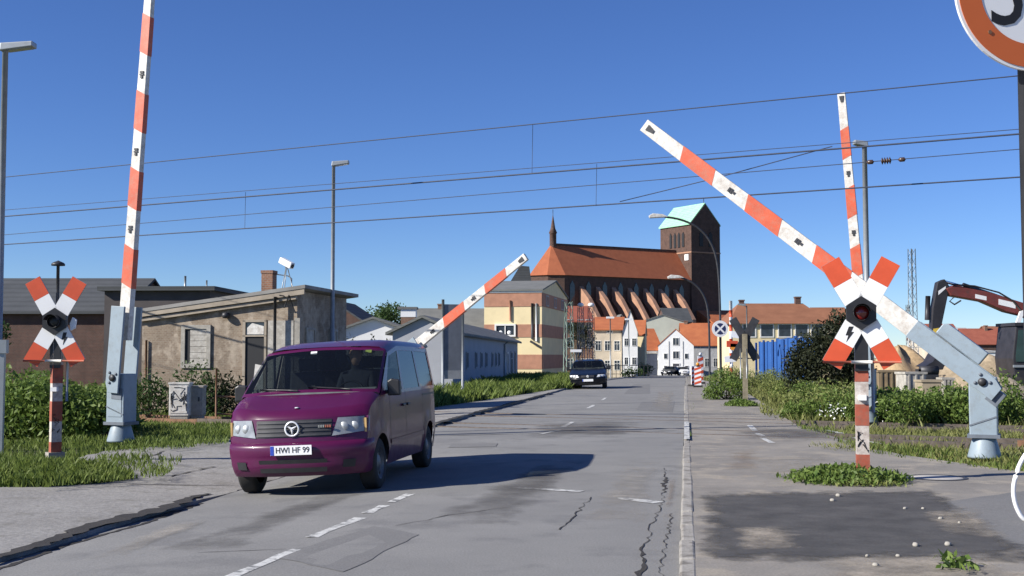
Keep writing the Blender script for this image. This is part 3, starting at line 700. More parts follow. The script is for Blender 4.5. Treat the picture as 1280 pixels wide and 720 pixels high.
    def nz(r, z, off=0): x = fx(r, z) - off; return (x, r * (hw(fx(1, z), z) + .0), z)
    zs = [wbt, lerp(wbt, hz0, .12), lerp(wbt, hz0, .5), lerp(wbt, hz0, .88), hz0 - .03]
    body.grid([[nz(r, z) for r in rn] for z in zs])
    bo = body.build('body', paint, t); w_ = bo.modifiers.new('w', 'WELD'); w_.merge_threshold = .004
    # bumper
    zs = [wb0, wb0 + .05, lerp(wb0, wbt, .35), lerp(wb0, wbt, .5), lerp(wb0, wbt, .6), wbt - .06, wbt - .015, wbt]
    pr_ = [.0, .025, .03, .012, .02, .035, .03, .0]
    bu = MB(); P = []
    for z, o_ in zip(zs, pr_):
        row = [nz(r, z, o_) for r in rn]
        for s_ in (0, -1):                             # wrap on to the flank
            x, y, z_ = row[s_]; row.insert(0 if s_ == 0 else len(row), (x + .22, (hw(x + .22, z) + o_ * .6) * (-1 if y < 0 else 1), z_))
        P.append(row)
    bu.grid(P); bmp = bu.build('front_bumper', paint, t)
    MB().grid([[nz(r, z, .034) for r in (-.5, -.25, 0, .25, .5)] for z in (lerp(wb0, wbt, .12), lerp(wb0, wbt, .5))]).build('air_intake', M['black'], bmp)
    for sg in (-1, 1): MB().grid([[nz(sg * r, z, .037) for r in (.72, .8, .88)] for z in (lerp(wb0, wbt, .22), lerp(wb0, wbt, .45))]).build('fog_recess', M['black'], bmp)
    # glass
    for sy, P in glassg:
        for j in glass_cols:
            g = MB().grid([[P[i][j], P[i][j + 1]] for i in range(1, 5)])
            g.v = [(x, y - sy * .006, z) for x, y, z in g.v]
            g.build('side_window', M['carglass'] if j == glass_cols[0] else M['carglass_dark'], t)
    MB().grid([r[1:8] for r in Pw[1:5]]).build('windscreen', M['carglass'], t)
    MB().grid([r[3:10] for r in rear[1:4]]).build('rear_window', M['carglass_dark'], t)
    # headlights, grille
    hz = p['lamp_z']; lr = p['lamp_r']
    for sg in (-1, 1):
        P = [[nz(sg * (lr[0] + .07 * kz + (lr[1] - lr[0] - .07 * kz) * kr), lerp(hz[0] + .035 * kr, hz[1], kz), .012) for kr in np.linspace(0, 1, 6)] for kz in (0, .33, .67, 1)]
        for row in P:
            x, y, z = row[-1]; row.append((x + .09, (hw(x + .09, z) + .006) * (1 if y > 0 else -1), z))
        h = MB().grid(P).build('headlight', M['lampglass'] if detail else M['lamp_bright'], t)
        Pq = [[nz(sg * r, z, .014) for r in (lr[0] + .05, lr[1] - .08)] for z in (hz[0] + .02, hz[1] - .02)]
        for r0 in ((lr[0] * .6 + lr[1] * .4), (lr[0] * .25 + lr[1] * .75)):
            x, y, z = nz(sg * r0, sum(hz) / 2, .013); MB().lathe([(0, .012), (.05, .004), (.055, 0)], 14, Matrix.Translation((x, y, z)) @ Matrix.Rotation(-math.pi / 2, 4, 'Y')).build('reflector', M['galv'], h)
    gz, gr = p['grille_z'], p['grille_r']
    gr_ = MB().grid([[nz(r, z, .004) for r in np.linspace(-gr, gr, 9)] for z in np.linspace(gz[0], gz[1], 3)]).build('grille', M['black'], t)
    for k in range(4):
        z = lerp(gz[0], gz[1], (k + .5) / 4); P = [[nz(r, z + d, .016) for r in np.linspace(-gr, gr, 9)] for d in (-.012, .012)]
        MB().grid(P).build('grille_bar', M['dark_metal'], gr_)
    x, y, z = nz(0, p['star_z'], .035); q = Matrix.Translation((x, y, z)) @ Matrix.Rotation(-math.pi / 2, 4, 'Y')
    rs_ = p['star_r']; ring = MB()
    ring.lathe([(rs_, -.008), (rs_ + .008, .004), (rs_ - .008, .010), (rs_ - .016, 0)], 28, q, True)
    for k in range(3):
        a = 2 * math.pi * k / 3 + math.pi; u = Vector((math.cos(a), math.sin(a), 0)); v = Vector((-u.y, u.x, 0))
        ring.add([q @ (u * (rs_ - .008)), q @ (v * .02 - u * .008), q @ (-v * .02 - u * .008), q @ Vector((0, 0, .018))], [(0, 1, 3), (0, 3, 2), (1, 2, 3)])
    ring.build('star_badge', M['bright'], gr_)
    # plate
    pz = p['plate_z']; pb = MB().box((fx(0, pz) - .048, 0, pz), (.012, .52, .115)); pb = pb.build('number_plate', M['white_clean'], t)
    xq = fx(0, pz) - .0555
    MB().box((xq - .001, -.0 + .237, pz), (.003, .042, .108)).build('blue_band', M['eu_blue'], pb)
    if detail:
        Mt = Matrix.Translation((xq - .001, -.02, pz)) @ Matrix(((0, 0, -1, 0), (-1, 0, 0, 0), (0, 1, 0, 0), (0, 0, 0, 1)))
        text_mesh('plate_text', p['plate'], .098, M['ink'], pb, Mt, .0015, .92)
    # wheels
    first = None
    for a in ax:
        for sy in (-1, 1):
            q = Matrix.Rotation(-sy * math.pi / 2, 4, 'X'); tw = p['tyre_w']
            tm = MB().lathe([(wr * .62, -tw / 2), (wr * .9, -tw / 2), (wr * .98, -tw * .42), (wr, -tw * .3), (wr, tw * .3), (wr * .98, tw * .42), (wr * .9, tw / 2), (wr * .62, tw / 2)], 32, q).build('wheel', M['rubber'], t)
            rm = MB().lathe([(wr * .64, tw * .5), (wr * .6, tw * .46), (wr * .55, tw * .3), (wr * .28, tw * .36), (wr * .2, tw * .44), (0, tw * .44)], 32, q).build('rim', M['rim'], tm)
            for k in range(6):
                an = 2 * math.pi * k / 6; hm = MB().lathe([(0, .002), (.03, .002), (.03, 0)], 10, q @ Matrix.Translation((wr * .42 * math.cos(an), wr * .42 * math.sin(an), tw * .335))); hm.build('rim_hole', M['black'], tm)
            tm.location = (a, sy * (W - .03 - tw / 2), wr)
    # underside and wheel wells
    MB().bb(.35, L - .25, -W + .3, W - .3, zb - .02, zb + .28).build('underbody', M['black'], t)
    MB().bb(.3, L - .3, -W + .28, W - .28, zb + .2, belt - .25).build('inner_floor', M['black'], t)
    # cabin
    MB().prism([(xb0 + .0, belt - .3), (xb0 + .04, belt - .0), (xb0 + .22, belt + .06), (xb0 + .42, belt + .10), (xb0 + .55, belt - .02), (xb0 + .58, belt - .35)], 'y', -W + .14, W - .14).build('dashboard', M['interior'], t)
    sx0 = p['seat_x']
    for row_, n_ in ((0, 2), (1, 2)) if detail else ((0, 2),):
        for sy in (-1, 1):
            s_ = MB(); x = sx0 + row_ * p['seat_gap']; s_.box((x, sy * .4, belt - .32), (.5, .5, .16)); s_.prism([(x + .2, belt - .3), (x + .36, belt + .33), (x + .47, belt + .32), (x + .36, belt - .3)], 'y', sy * .4 - .24, sy * .4 + .24); s_.box((x + .44, sy * .4, belt + .43), (.09, .26, .17))
            bevel(s_.build('car_seat', M['seat'], t), .03)
    sw = Matrix.Translation((sx0 - .33, -.4, belt + .02)) @ Matrix.Rotation(R(-62), 4, 'Y')
    MB().lathe([(.185, -.012), (.2, 0), (.185, .012), (.172, 0)], 24, sw, True).build('steering_wheel', M['black'], t)
    # mirrors, wipers, trim
    for sy in (-1, 1):
        mx = xA0 + .32; my = sy * (hw(mx, belt) + .11)
        mm = MB(); mm.prism([(my - .085, belt - .02), (my + .085, belt - .02), (my + .085, belt + .17), (my + .03, belt + .2), (my - .085, belt + .18)], 'x', mx - .05, mx + .05); mm.box((mx + .02, sy * (hw(mx, belt) + .02), belt + .03), (.07, .12, .05))
        bevel(mm.build('wing_mirror', M['black'], t), .02)
        MB().box((mx + .052, my, belt + .085), (.006, .14, .14)).build('mirror_glass', M['chrome'], t.children[-1])
    for y0 in (-.55, .12):
        a, b = Pw[0][4], None
        pts = []
        for k in range(5):
            yy = y0 + .55 * k / 4; r = yy / (W * .92); pts.append((xb0 - .12 + .14 * r * r + .03 + .015 * k, yy, hz1 + .05 + .01 * k - .02 * r * r))
        MB().tube(pts, .011, 6).build('wiper', M['black'], t)
    if p.get('rail'):
        for sy in (-1, 1):                             # side moulding, door gap, sliding rail
            pass
    return t
M['bright'] = mat('bright_trim', (.8, .81, .82), .25, .03, 4, metal=.25)
VAN = dict(L=4.66, W=1.86, sill=.27, belt=1.17, wr=.32, axles=(.82, 3.8), hood0=.98, hood1=1.22, ws0=.78, ws1=1.58, wstop=1.80, roof=1.89, roof_end=4.44, tumble=.12,
           bump_z=(.25, .66), nose=[(.25, .09), (.34, .03), (.60, .02), (.66, .05), (.72, .055), (.95, .10), (.98, .12)], round=.24, roof_drop=.03, tail_belt=4.58,
           cols=[0, .055, .275, .305, .60, .625, .93, 1.0], glass_cols=[1, 3, 5], lamp_z=(.72, .935), lamp_r=(.55, .93), grille_z=(.72, .925), grille_r=.54, star_z=.82, star_r=.088, plate_z=.57, plate='HWI HF 99',
           tyre_w=.21, seat_x=1.62, seat_gap=1.0, slant=5)
vs, vt = -4.93, 14.75
vx, vy = rd(vs, vt)
van = make_car(VAN, 'purple van with dark grille driving towards the crossing on the street', 'van', (vx, vy, road_z(vs, vt) + .0), (-R(2.6), 0, math.pi / 2 - AL + R(.5)), M['van'], name='van')
van.scale = (1.04, 1.04, 1.055)
# van extras: door gaps, handles, stickers, windscreen rim, hood badge
def van_side(x, z, sy=-1, off=.002):
    b = .93
    if x > 3.86: b -= .07 * ((x - 3.86) / .8) ** 2
    if z > 1.17: b -= .12 * (z - 1.17) / .72
    else: b -= .02 * ((1.17 - z) / 1.17 - .35) ** 2
    return (x, sy * (b + off), z)
for sy in (-1, 1):
    for x in (1.32, 2.26, 3.36):
        g = MB().grid([[van_side(x + d, z, sy, .003) for d in (-.006, .006)] for z in np.linspace(.40, 1.17, 6)], False); g.build('door_gap', M['black'], van)
    g = MB().grid([[van_side(x, z, sy, .012) for z in (.52, .58)] for x in np.linspace(1.3, 3.35, 8)], False); g.build('side_moulding', M['van'], van)
    g = MB().grid([[van_side(x, z, sy, .006) for z in (1.085, 1.11)] for x in np.linspace(3.38, 4.4, 6)], False); g.build('sliding_rail', M['black'], van)
    for x in (2.08, 2.36): bevel(MB().box(van_side(x, 1.0, sy, .015), (.16, .03, .035)).build('door_handle', M['black'], van), .01)
for yy, zz, col in ((-.62, 1.735, 'leaf'), (.12, 1.745, 'white_clean')):
    k = (zz - 1.22) / .595; x = .68 + .13 * (yy / .85) ** 2 + k * (.87) ; MB().box((x - .005, yy, zz), (.01, .085, .045), M=Matrix.Rotation(R(35), 3, 'Y')).build('sticker', M[col], van)
MB().lathe([(0, .012), (.025, .008), (.03, 0)], 12, Matrix.Translation((.26, 0, 1.065))).build('hood_badge', M['bright'], van)
for k in range(6): MB().box((.078 + .0, -.33 - k * .028, .84), (.008, .018, .03)).build('badge_letter', M['chrome'] if k < 3 else M['rusty_red'], van)
for sg in (-1, 1): MB().box((.315, sg * .862, .83), (.07, .025, .17)).build('indicator', mat('indicator_glass', (.5, .33, .14), .2, .2, 9), van)
# driver
def person_sitting(label, parent_loc, mw):
    vsk = [((0, 0, 0), .15), ((0.02, 0, .25), .16), ((.04, 0, .46), .15), ((.03, 0, .58), .065), ((.01, 0, .70), .10), ((.0, 0, .80), .09),
           ((.03, .2, .50), .07), ((-.1, .24, .28), .05), ((-.32, .15, .33), .04), ((.03, -.2, .50), .07), ((-.1, -.24, .28), .05), ((-.32, -.15, .33), .04), ((-.4, .1, -.02), .09), ((-.4, -.1, -.02), .09)]
    e = [(0, 1), (1, 2), (2, 3), (3, 4), (4, 5), (2, 6), (6, 7), (7, 8), (2, 9), (9, 10), (10, 11), (0, 12), (0, 13)]
    me = bpy.data.meshes.new('person'); me.from_pydata([v for v, r in vsk], e, []); o = bpy.data.objects.new('person', me); link(o)
    sk = o.modifiers.new('s', 'SKIN'); sd = o.modifiers.new('d', 'SUBSURF'); sd.levels = 2; sd.render_levels = 2
    for k, (v, r) in enumerate(vsk): me.skin_vertices[0].data[k].radius = (r, r)
    me.skin_vertices[0].data[0].use_root = True
    o.matrix_world = mw @ Matrix.Translation(parent_loc); me.materials.append(M['cloth'])
    tag(o, label, 'person')
    hd = MB().lathe([(0, -.13), (.05, -.12), (.075, -.06), (.088, .02), (.085, .08), (.05, .13), (0, .14)], 16, Matrix.Translation((-.015, 0, .76))).build('head', M['skin'], o)
    MB().lathe([(.09, .03), (.095, .08), (.06, .14), (0, .155)], 16, Matrix.Translation((.005, 0, .76))).build('hair', M['bark'], o)
    return o
bpy.context.view_layer.update()
person_sitting('driver in a dark shirt sitting behind the van steering wheel', (1.68, -.4, .92), van.matrix_world.copy())

CAR = dict(L=4.4, W=1.8, sill=.2, belt=.93, wr=.31, axles=(.85, 3.5), hood0=.70, hood1=.95, ws0=1.45, ws1=2.15, wstop=1.36, roof=1.43, roof_end=3.45, tumble=.2,
           bump_z=(.2, .56), nose=[(.2, .1), (.3, .03), (.5, .02), (.56, .04), (.66, .07), (.70, .12)], round=.3, roof_drop=.06, tail_belt=4.2,
           cols=[0, .06, .43, .46, .8, .83, .95, 1.0], glass_cols=[1, 3], lamp_z=(.57, .69), lamp_r=(.5, .95), grille_z=(.57, .67), grille_r=.36, star_z=.62, star_r=.05, plate_z=.43, plate='HWI', tyre_w=.2, seat_x=2.1, seat_gap=.9, slant=4)
cx, cy = st(gx(735, 62.5), 62.5)
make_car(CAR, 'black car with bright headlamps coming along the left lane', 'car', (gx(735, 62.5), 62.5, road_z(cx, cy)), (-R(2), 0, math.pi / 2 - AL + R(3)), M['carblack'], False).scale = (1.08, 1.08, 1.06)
yy = 186.0
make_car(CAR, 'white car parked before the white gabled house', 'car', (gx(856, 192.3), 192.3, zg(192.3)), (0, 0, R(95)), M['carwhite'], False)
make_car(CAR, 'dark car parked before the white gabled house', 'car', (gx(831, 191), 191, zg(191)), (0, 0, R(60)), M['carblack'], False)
# ------------------------------------------------------------------ buildings
def add_window(parent, face, a, z, ww, hh, wd, dp, bars=(1, 1), fm=None, pm=None, depth=.06, name='window'):
    """face f: y=0 looking -y, r: x=+w/2, l: x=-w/2, b: y=d"""
    fm = fm or M['winframe']; pm = pm or M['win']; t = max(.05, ww * .08)
    f = MB(); g = MB()
    def put(m, a0, a1, z0, z1, d0, d1):
        if face == 'f': m.bb(a0, a1, -d1, -d0, z0, z1)
        elif face == 'r': m.bb(wd / 2 + d0, wd / 2 + d1, a0, a1, z0, z1)
        elif face == 'l': m.bb(-wd / 2 - d1, -wd / 2 - d0, a0, a1, z0, z1)
    a0, a1, z0, z1 = a - ww / 2, a + ww / 2, z, z + hh
    put(f, a0, a1, z0, z0 + t, -.02, depth); put(f, a0, a1, z1 - t, z1, -.02, depth); put(f, a0, a0 + t, z0 + t, z1 - t, -.02, depth); put(f, a1 - t, a1, z0 + t, z1 - t, -.02, depth)
    for k in range(bars[0]): c = a0 + (a1 - a0) * (k + 1) / (bars[0] + 1); put(f, c - t * .3, c + t * .3, z0 + t, z1 - t, -.02, depth * .8)
    for k in range(bars[1]): c = z0 + hh * (.68 if bars[1] == 1 else (k + 1) / (bars[1] + 1)); put(f, a0 + t, a1 - t, c - t * .3, c + t * .3, -.02, depth * .75)
    o = f.build(name, fm, parent); put(g, a0 + t * .5, a1 - t * .5, z0 + t * .5, z1 - t * .5, -.02, depth * .35); g.build('pane', pm, o); return o
def house(name, label, loc, rz, w_, d, eave, ridge, wm, rm, axis='x', over=.3, thick=.16, chim=(), wins=(), doors=(), hip=0, group=None, sub=-.6, cat='house', chm=None):
    """front face at y=0 looking -y. axis x: ridge runs along x, eaves front and back; axis y: gable in front"""
    t = thing(name, label, cat, loc, rz, group); h = w_ / 2; m = MB()
    if axis == 'x':
        if hip: m.bb(-h, h, 0, d, sub, eave)
        else: m.prism([(0, sub), (d, sub), (d, eave), (d / 2, ridge), (0, eave)], 'x', -h, h)
    else: m.prism([(-h, sub), (h, sub), (h, eave), (0, ridge), (-h, eave)], 'y', 0, d)
    m.build('wall', wm, t)
    rf = MB(); e = .012
    if axis == 'x':
        sl = (ridge - eave) / (d / 2); o_ = over
        if hip:
            hx = hip; vs = [(-h - o_, -o_, eave - .05), (h + o_, -o_, eave - .05), (h + o_, d + o_, eave - .05), (-h - o_, d + o_, eave - .05), (-h + hx, d / 2, ridge), (h - hx, d / 2, ridge)]
            rf.add(vs, [(0, 1, 5, 4), (2, 3, 4, 5), (0, 4, 3), (1, 2, 5), (3, 2, 1, 0)])
        else:
            for sg in (0, 1):
                y0, y1 = (-o_, d / 2) if sg == 0 else (d + o_, d / 2)
                pr = [(y0, eave - sl * o_ + e), (y1, ridge + e), (y1, ridge + thick), (y0, eave - sl * o_ + thick)]
                rf.prism(pr, 'x', -h - o_ * .6, h + o_ * .6)
    else:
        sl = (ridge - eave) / h
        for sg in (-1, 1):
            pr = [(sg * (h + over), eave - sl * over + e), (0, ridge + e), (0, ridge + thick), (sg * (h + over), eave - sl * over + thick)]
            rf.prism(pr, 'y', -over * .6, d + over * .6)
    ro = rf.build('roof', rm, t)
    for cx_, cy_, cw, ch, top in chim:
        c = MB().bb(cx_ - cw / 2, cx_ + cw / 2, cy_ - ch / 2, cy_ + ch / 2, eave, top); c.bb(cx_ - cw / 2 - .06, cx_ + cw / 2 + .06, cy_ - ch / 2 - .06, cy_ + ch / 2 + .06, top, top + .15); c.build('chimney', chm or M['brick'], ro)
    for wn in wins: add_window(t, wn[0], wn[1], wn[2], wn[3], wn[4], w_, d, *(wn[5:] if len(wn) > 5 else ()))
    for dn in doors:
        o2 = add_window(t, dn[0], dn[1], dn[2], dn[3], dn[4], w_, d, (0, 0), M['winframe'], M['door'], .08, 'door')
    return t
M['brick'] = brick_mat('old_brick', (.26, .12, .07), (.20, .095, .06), (.28, .25, .21))
M['brick_dark'] = brick_mat('dark_brick', (.13, .06, .045), (.10, .05, .04), (.14, .12, .10), 3)
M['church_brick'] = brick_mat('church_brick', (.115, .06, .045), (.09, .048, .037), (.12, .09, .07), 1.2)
M['church_lit'] = mat('sunlit_buttress_brick', (.36, .20, .13), .9, .2, .5)  # paler copy of the church brick, sunlight put into its colour
M['hut'] = brick_mat('hut_wall', (.235, .17, .12), (.29, .225, .165), (.33, .29, .23), 4.4, (.38, .315, .245), .53)
M['tile'] = roof_mat('orange_tiles', (.33, .09, .035), (.46, .15, .055), 1.4)
M['tile_church'] = roof_mat('church_tiles', (.30, .085, .035), (.40, .12, .05), .9)
M['tile_brown'] = roof_mat('brown_tiles', (.20, .08, .04), (.29, .125, .065), 2)
M['tile_red'] = roof_mat('red_tiles', (.23, .06, .035), (.33, .10, .06), 2)
M['slate'] = roof_mat('grey_roof', (.12, .125, .12), (.19, .19, .18), 2)
M['slate_dark'] = roof_mat('dark_roof', (.045, .05, .055), (.075, .08, .085), 1)
M['copper'] = roof_mat('green_copper', (.23, .50, .33), (.36, .66, .46), .5)
M['cream'] = mat('cream_render', (.72, .60, .36), .9, .08, .8)
M['band_brick'] = mat('brick_band', (.40, .20, .13), .9, .15, 1.5)
M['whitewall'] = mat('white_render', (.78, .78, .77), .9, .06, .8)
M['blue_white'] = mat('pale_render', (.36, .37, .40), .9, .08, .8)
M['greywall'] = mat('grey_render', (.40, .40, .40), .9, .15, .7, dirt=(.2, .2, .2))
M['beige'] = mat('beige_render', (.50, .43, .34), .9, .12, .8)
M['palegreen'] = mat('pale_green_render', (.46, .47, .40), .9, .08, .5)
M['door'] = mat('dark_door', (.06, .06, .075), .6, .2)
M['board'] = mat('weathered_boards', (.42, .40, .36), .85, .25, 4, dirt=(.2, .17, .14))
M['fascia'] = mat('fascia_board', (.33, .28, .22), .85, .2, 3)
M['blue'] = mat('blue_panel', (.02, .09, .30), .6, .12, 1.5)
M['yellow'] = mat('yellow_paint', (.65, .45, .06), .5, .1)

# --- brick hut beside the crossing
HY = 37.5; xl, xr = gx(171, HY), gx(375, HY); hw_ = (xr - xl) / 2
hut = thing('brick_hut', 'small brown brick hut with boarded window beside the railway', 'hut', ((xl + xr) / 2, HY, 0), R(-9))
zl, zr2 = 3.05, 3.72; D = 5.2
MB().prism([(-hw_, -.4), (hw_, -.4), (hw_, zr2), (-hw_, zl)], 'y', 0, D).build('wall', M['hut'], hut)
sl = (zr2 - zl) / (2 * hw_)
def rz_(x): return zl + (x + hw_) * sl
ov = .32
ro = MB().prism([(-hw_ - ov - .3, rz_(-hw_ - ov - .3) + .02), (hw_ + ov, rz_(hw_ + ov) + .02), (hw_ + ov, rz_(hw_ + ov) + .13), (-hw_ - ov - .3, rz_(-hw_ - ov - .3) + .13)], 'y', -.22, D + .4).build('roof', M['tin'], hut)
MB().prism([(-hw_ - ov - .28, rz_(-hw_ - ov) - .16), (hw_ + ov * .9, rz_(hw_ + ov) - .16), (hw_ + ov * .9, rz_(hw_ + ov) + .01), (-hw_ - ov - .28, rz_(-hw_ - ov) + .01)], 'y', -.20, -.15).build('fascia', M['fascia'], ro)
MB().prism([(-hw_ - .02, rz_(-hw_) - .27), (hw_ + .0, rz_(hw_) - .27), (hw_ + .0, rz_(hw_) - .17), (-hw_ - .02, rz_(-hw_) - .17)], 'y', -.145, .0).build('soffit', M['fascia'], ro)
cxh = gx(325, HY + 2) - hut.location.x
ch = MB().bb(cxh - .19, cxh + .19, 1.8, 2.2, 3.3, 4.45); ch.bb(cxh - .21, cxh + .21, 1.78, 2.22, 4.4, 4.5); ch.build('chimney', M['brick'], ro)
MB().tube([(cxh + .2, 1.9, 4.38), (cxh + .75, 1.7, 4.3), (cxh + .95, 1.5, 4.2), (cxh + .97, 1.45, 3.5)], .018, 6).build('stay_pipe', M['dark_metal'], ro)
# window with concrete surround, boards
def hx(px): return gx(px, HY) - hut.location.x
def hz(py): return at(640, py, HY).z
x0, x1, z0, z1 = hx(224), hx(263), hz(460), hz(406)
s = MB(); t_ = .13
s.bb(x0, x1, -.06, .02, z0, z0 + t_); s.bb(x0, x1, -.06, .02, z1 - t_, z1); s.bb(x0, x0 + t_, -.06, .02, z0 + t_, z1 - t_); s.bb(x1 - t_, x1, -.06, .02, z0 + t_, z1 - t_)
sw_ = s.build('window_surround', M['concrete'], hut)
MB().bb(x0 + t_, x0 + t_ + .16, -.012, .01, z0 + t_, z1 - t_).build('window_gap', M['ink'], sw_)
n_ = 6
for k in range(n_):
    a = z0 + t_ + (z1 - z0 - 2 * t_) * k / n_; b = a + (z1 - z0 - 2 * t_) / n_ - .012
    MB().bb(x0 + t_ + .165, x1 - t_ - .005, -.022 - .006 * (k % 2), .01, a, b).build('board', M['board'], sw_)
# doorway
x0, x1, z0, z1 = hx(305), hx(336), 0.0, hz(400)
dr = MB(); dr.bb(x0, x0 + .09, -.05, .02, z0, z1); dr.bb(x1 - .07, x1, -.05, .02, z0, z1); dr.bb(x0, x1, -.05, .02, z1 - .07, z1); dr.bb(x0, x1, -.05, .02, hz(421), hz(421) + .05)
dro = dr.build('door_frame', M['fascia'], hut)
MB().bb(x0 + .09, x1 - .07, -.01, .01, z0, hz(421)).build('doorway', M['ink'], dro)
MB().bb(x0 + .09, x1 - .07, -.015, .01, hz(421) + .05, z1 - .07).build('transom_glass', M['win'], dro)
MB().prism([(x0 + .12, hz(418)), (x1 - .1, hz(418)), (x1 - .09, hz(408)), (x0 + .3, hz(404)), (x0 + .14, hz(410))], 'y', -.02, -.016).build('torn_poster', M['white'], dro)
MB().prism([(x0 + .3, .3), (x1 - .1, .2), (x1 - .09, 1.4), (x0 + .42, 1.45)], 'y', -.03, -.012).build('leaning_sheet', M['white'], dro)
MB().bb(hx(338), hx(371), -.04, .01, .7, hz(401)).build('blanking_panel', M['board'], hut)
MB().bb(hx(372), hx(379), -.03, .02, 0, hz(398)).build('corner_strip', M['concrete'], hut)
MB().tube([(hx(350), -.25, 0), (hx(350), -.25, hz(372))], .05, 8).build('downpipe', M['dark_metal'], hut)
MB().lathe([(0, .09), (.1, .07), (.13, -.02), (.09, -.1), (0, -.1)], 12, Matrix.Translation((hx(284), -.12, hz(394)))).build('wall_lamp', M['dark_metal'], hut)
MB().tube([(hx(178), -.06, 0), (hx(178), -.06, hz(425))], .035, 6).build('downpipe', M['rust'], hut)
for yy_ in (1.2, 3.6): add_window(hut, 'r', yy_, 1.5, .9, 1.1, 2 * hw_, D, (0, 0), M['concrete'], M['board'])
br = MB(); br.tube([(hx(360), -.1, hz(371)), (hx(360), -.55, hz(371))], .02, 6); br.tube([(hx(360), -.1, hz(385)), (hx(372), -.55, hz(371))], .02, 6); br.tube([(hx(372), -.55, hz(371)), (hx(374), -.1, hz(392))], .02, 6); br.build('wall_bracket', M['dark_metal'], hut)
# cctv camera on tripod on the roof
cp = at(358, 365, HY + .3)
cc = thing('roof_camera', 'white surveillance camera on a spindly stand on the hut roof', 'camera', (cp.x, cp.y, 3.79))
for k in range(3):
    a = k * 2.1 + .4; MB().tube([(.22 * math.cos(a), .22 * math.sin(a), 0), (.02 * math.cos(a), .02 * math.sin(a), .72)], .016, 6).build('leg', M['galv'], cc)
q = Matrix.Translation((0, 0, .84)) @ Matrix.Rotation(R(-30), 4, 'Z') @ Matrix.Rotation(R(24), 4, 'Y')
bevel(MB().add([q @ Vector(v) for v in [(x, y, z) for z in (-.1, .1) for y in (-.1, .1) for x in (-.26, .26)]], [(0, 2, 3, 1), (4, 5, 7, 6), (0, 1, 5, 4), (2, 6, 7, 3), (0, 4, 6, 2), (1, 3, 7, 5)]).build('camera_case', M['white_clean'], cc), .03)
MB().lathe([(0, .27), (.07, .27), (.07, .2)], 14, q @ Matrix.Rotation(math.pi / 2, 4, 'Y')).build('lens', M['black'], cc)
MB().lathe([(0, .70), (.06, .70), (.05, .78), (0, .78)], 12).build('swivel', M['galv'], cc)
# cabinets and railing in front of the hut
def cabinet(label, px0, px1, ytop, Y, mt, marks=False, depth=.4):
    a, b = gx(px0, Y), gx(px1, Y); zt = at(640, ytop, Y).z; t = thing('switch_cabinet', label, 'cabinet', ((a + b) / 2, Y, 0)); w2 = (b - a) / 2
    bevel(MB().bb(-w2, w2, 0, depth, .05, zt - .05).build('case', mt, t), .01); MB().bb(-w2 - .02, w2 + .02, -.02, depth + .02, zt - .05, zt).build('lid', mt, t)
    MB().bb(-w2 + .03, w2 - .03, .02, depth - .02, -.05, .05).build('plinth', M['concrete'], t)
    MB().bb(-w2 + .04, w2 - .04, -.012, 0, .12, zt - .1).build('door', mt, t); MB().bb(w2 - .12, w2 - .08, -.03, -.012, zt * .5, zt * .5 + .12).build('handle', M['dark_metal'], t)
    if marks:
        g = MB()
        for k in range(9):
            x_, z_ = random.uniform(-w2 + .1, w2 - .1), random.uniform(.3, zt - .25); pts = [(x_, -.0145, z_)]
            for j in range(4): pts.append((max(-w2 + .06, min(w2 - .06, pts[-1][0] + random.uniform(-.16, .16))), -.0145, max(.15, min(zt - .14, pts[-1][2] + random.uniform(-.22, .22)))))
            g.tube(pts, .011, 5)
        g.build('scrawl', M['ink'], t)
    return t
cabinet('white switch cabinet covered in black scrawls before the brick hut', 212, 236.5, 478, 33.3, M['white'], True)
cabinet('narrow grey concrete cabinet next to the scrawled white one', 238, 254, 482, 33.6, M['concrete'])
rl = thing('railing', 'short rusty tube railing by the hut doorway', 'railing', (gx(271, 34.5), 34.5, 0))
MB().tube([(0, 0, -.05), (0, 0, 1.35)], .03, 8).build('post', M['rust'], rl); MB().tube([(0, 0, .55), (.75, .2, .5)], .025, 8).build('rail', M['rust'], rl); MB().tube([(.75, .2, -.05), (.75, .2, .52)], .025, 8).build('post', M['rust'], rl); MB().tube([(0, 0, .05), (.75, .2, .0)], .025, 8).build('rail', M['rust'], rl)

# --- left background
Y = 72; a, b = gx(-120, Y), gx(150, Y)
house('brick_shed', 'long brown brick shed with grey roof behind the left hedge', ((a + b) / 2, Y, 0), 0, b - a, 12, 4.35, 6.6, M['brick_dark'], M['slate_dark'], 'x', .4)
Y = 70; a, b = gx(128, Y), gx(262, Y)
t = thing('flat_roof_shed', 'dark flat roofed shed block rising behind the brick hut', 'shed', ((a + b) / 2, Y, 0), R(-3))
MB().bb(-(b - a) / 2, (b - a) / 2, 0, 9, -.5, 5.5).build('wall', mat('dark_shed_wall', (.075, .065, .065), .9, .2, .7), t); MB().bb(-(b - a) / 2 - .3, (b - a) / 2 + .4, -.4, 9.3, 5.5, 5.75).build('roof', M['slate_dark'], t)
MB().tube([(1.0, 2, 5.7), (1.0, 2, 6.5)], .07, 8).build('vent_pipe', M['galv'], t); MB().tube([(2.0, 3, 5.7), (2.0, 3, 6.3)], .05, 8).build('vent_pipe', M['galv'], t)
Y = 78; a, b = gx(404, Y), gx(529, Y)
house('white_gable_shed', 'low shed with bright white gable wall behind the van', ((a + b) / 2, Y, 0), 0, b - a, 14, 2.95, 4.1, M['whitewall'], M['slate'], 'y', .5)
Y = 92; a, b = gx(380, Y), gx(466, Y)
house('dark_roof_shed', 'dark low pitched shed roof between the tall lamp post and white gable', ((a + b) / 2 - .6, Y, 0), R(-4), b - a, 9, 4.2, 5.9, M['brick_dark'], M['slate_dark'], 'y', .4)
Y = 84; p = at(511, 384, Y)
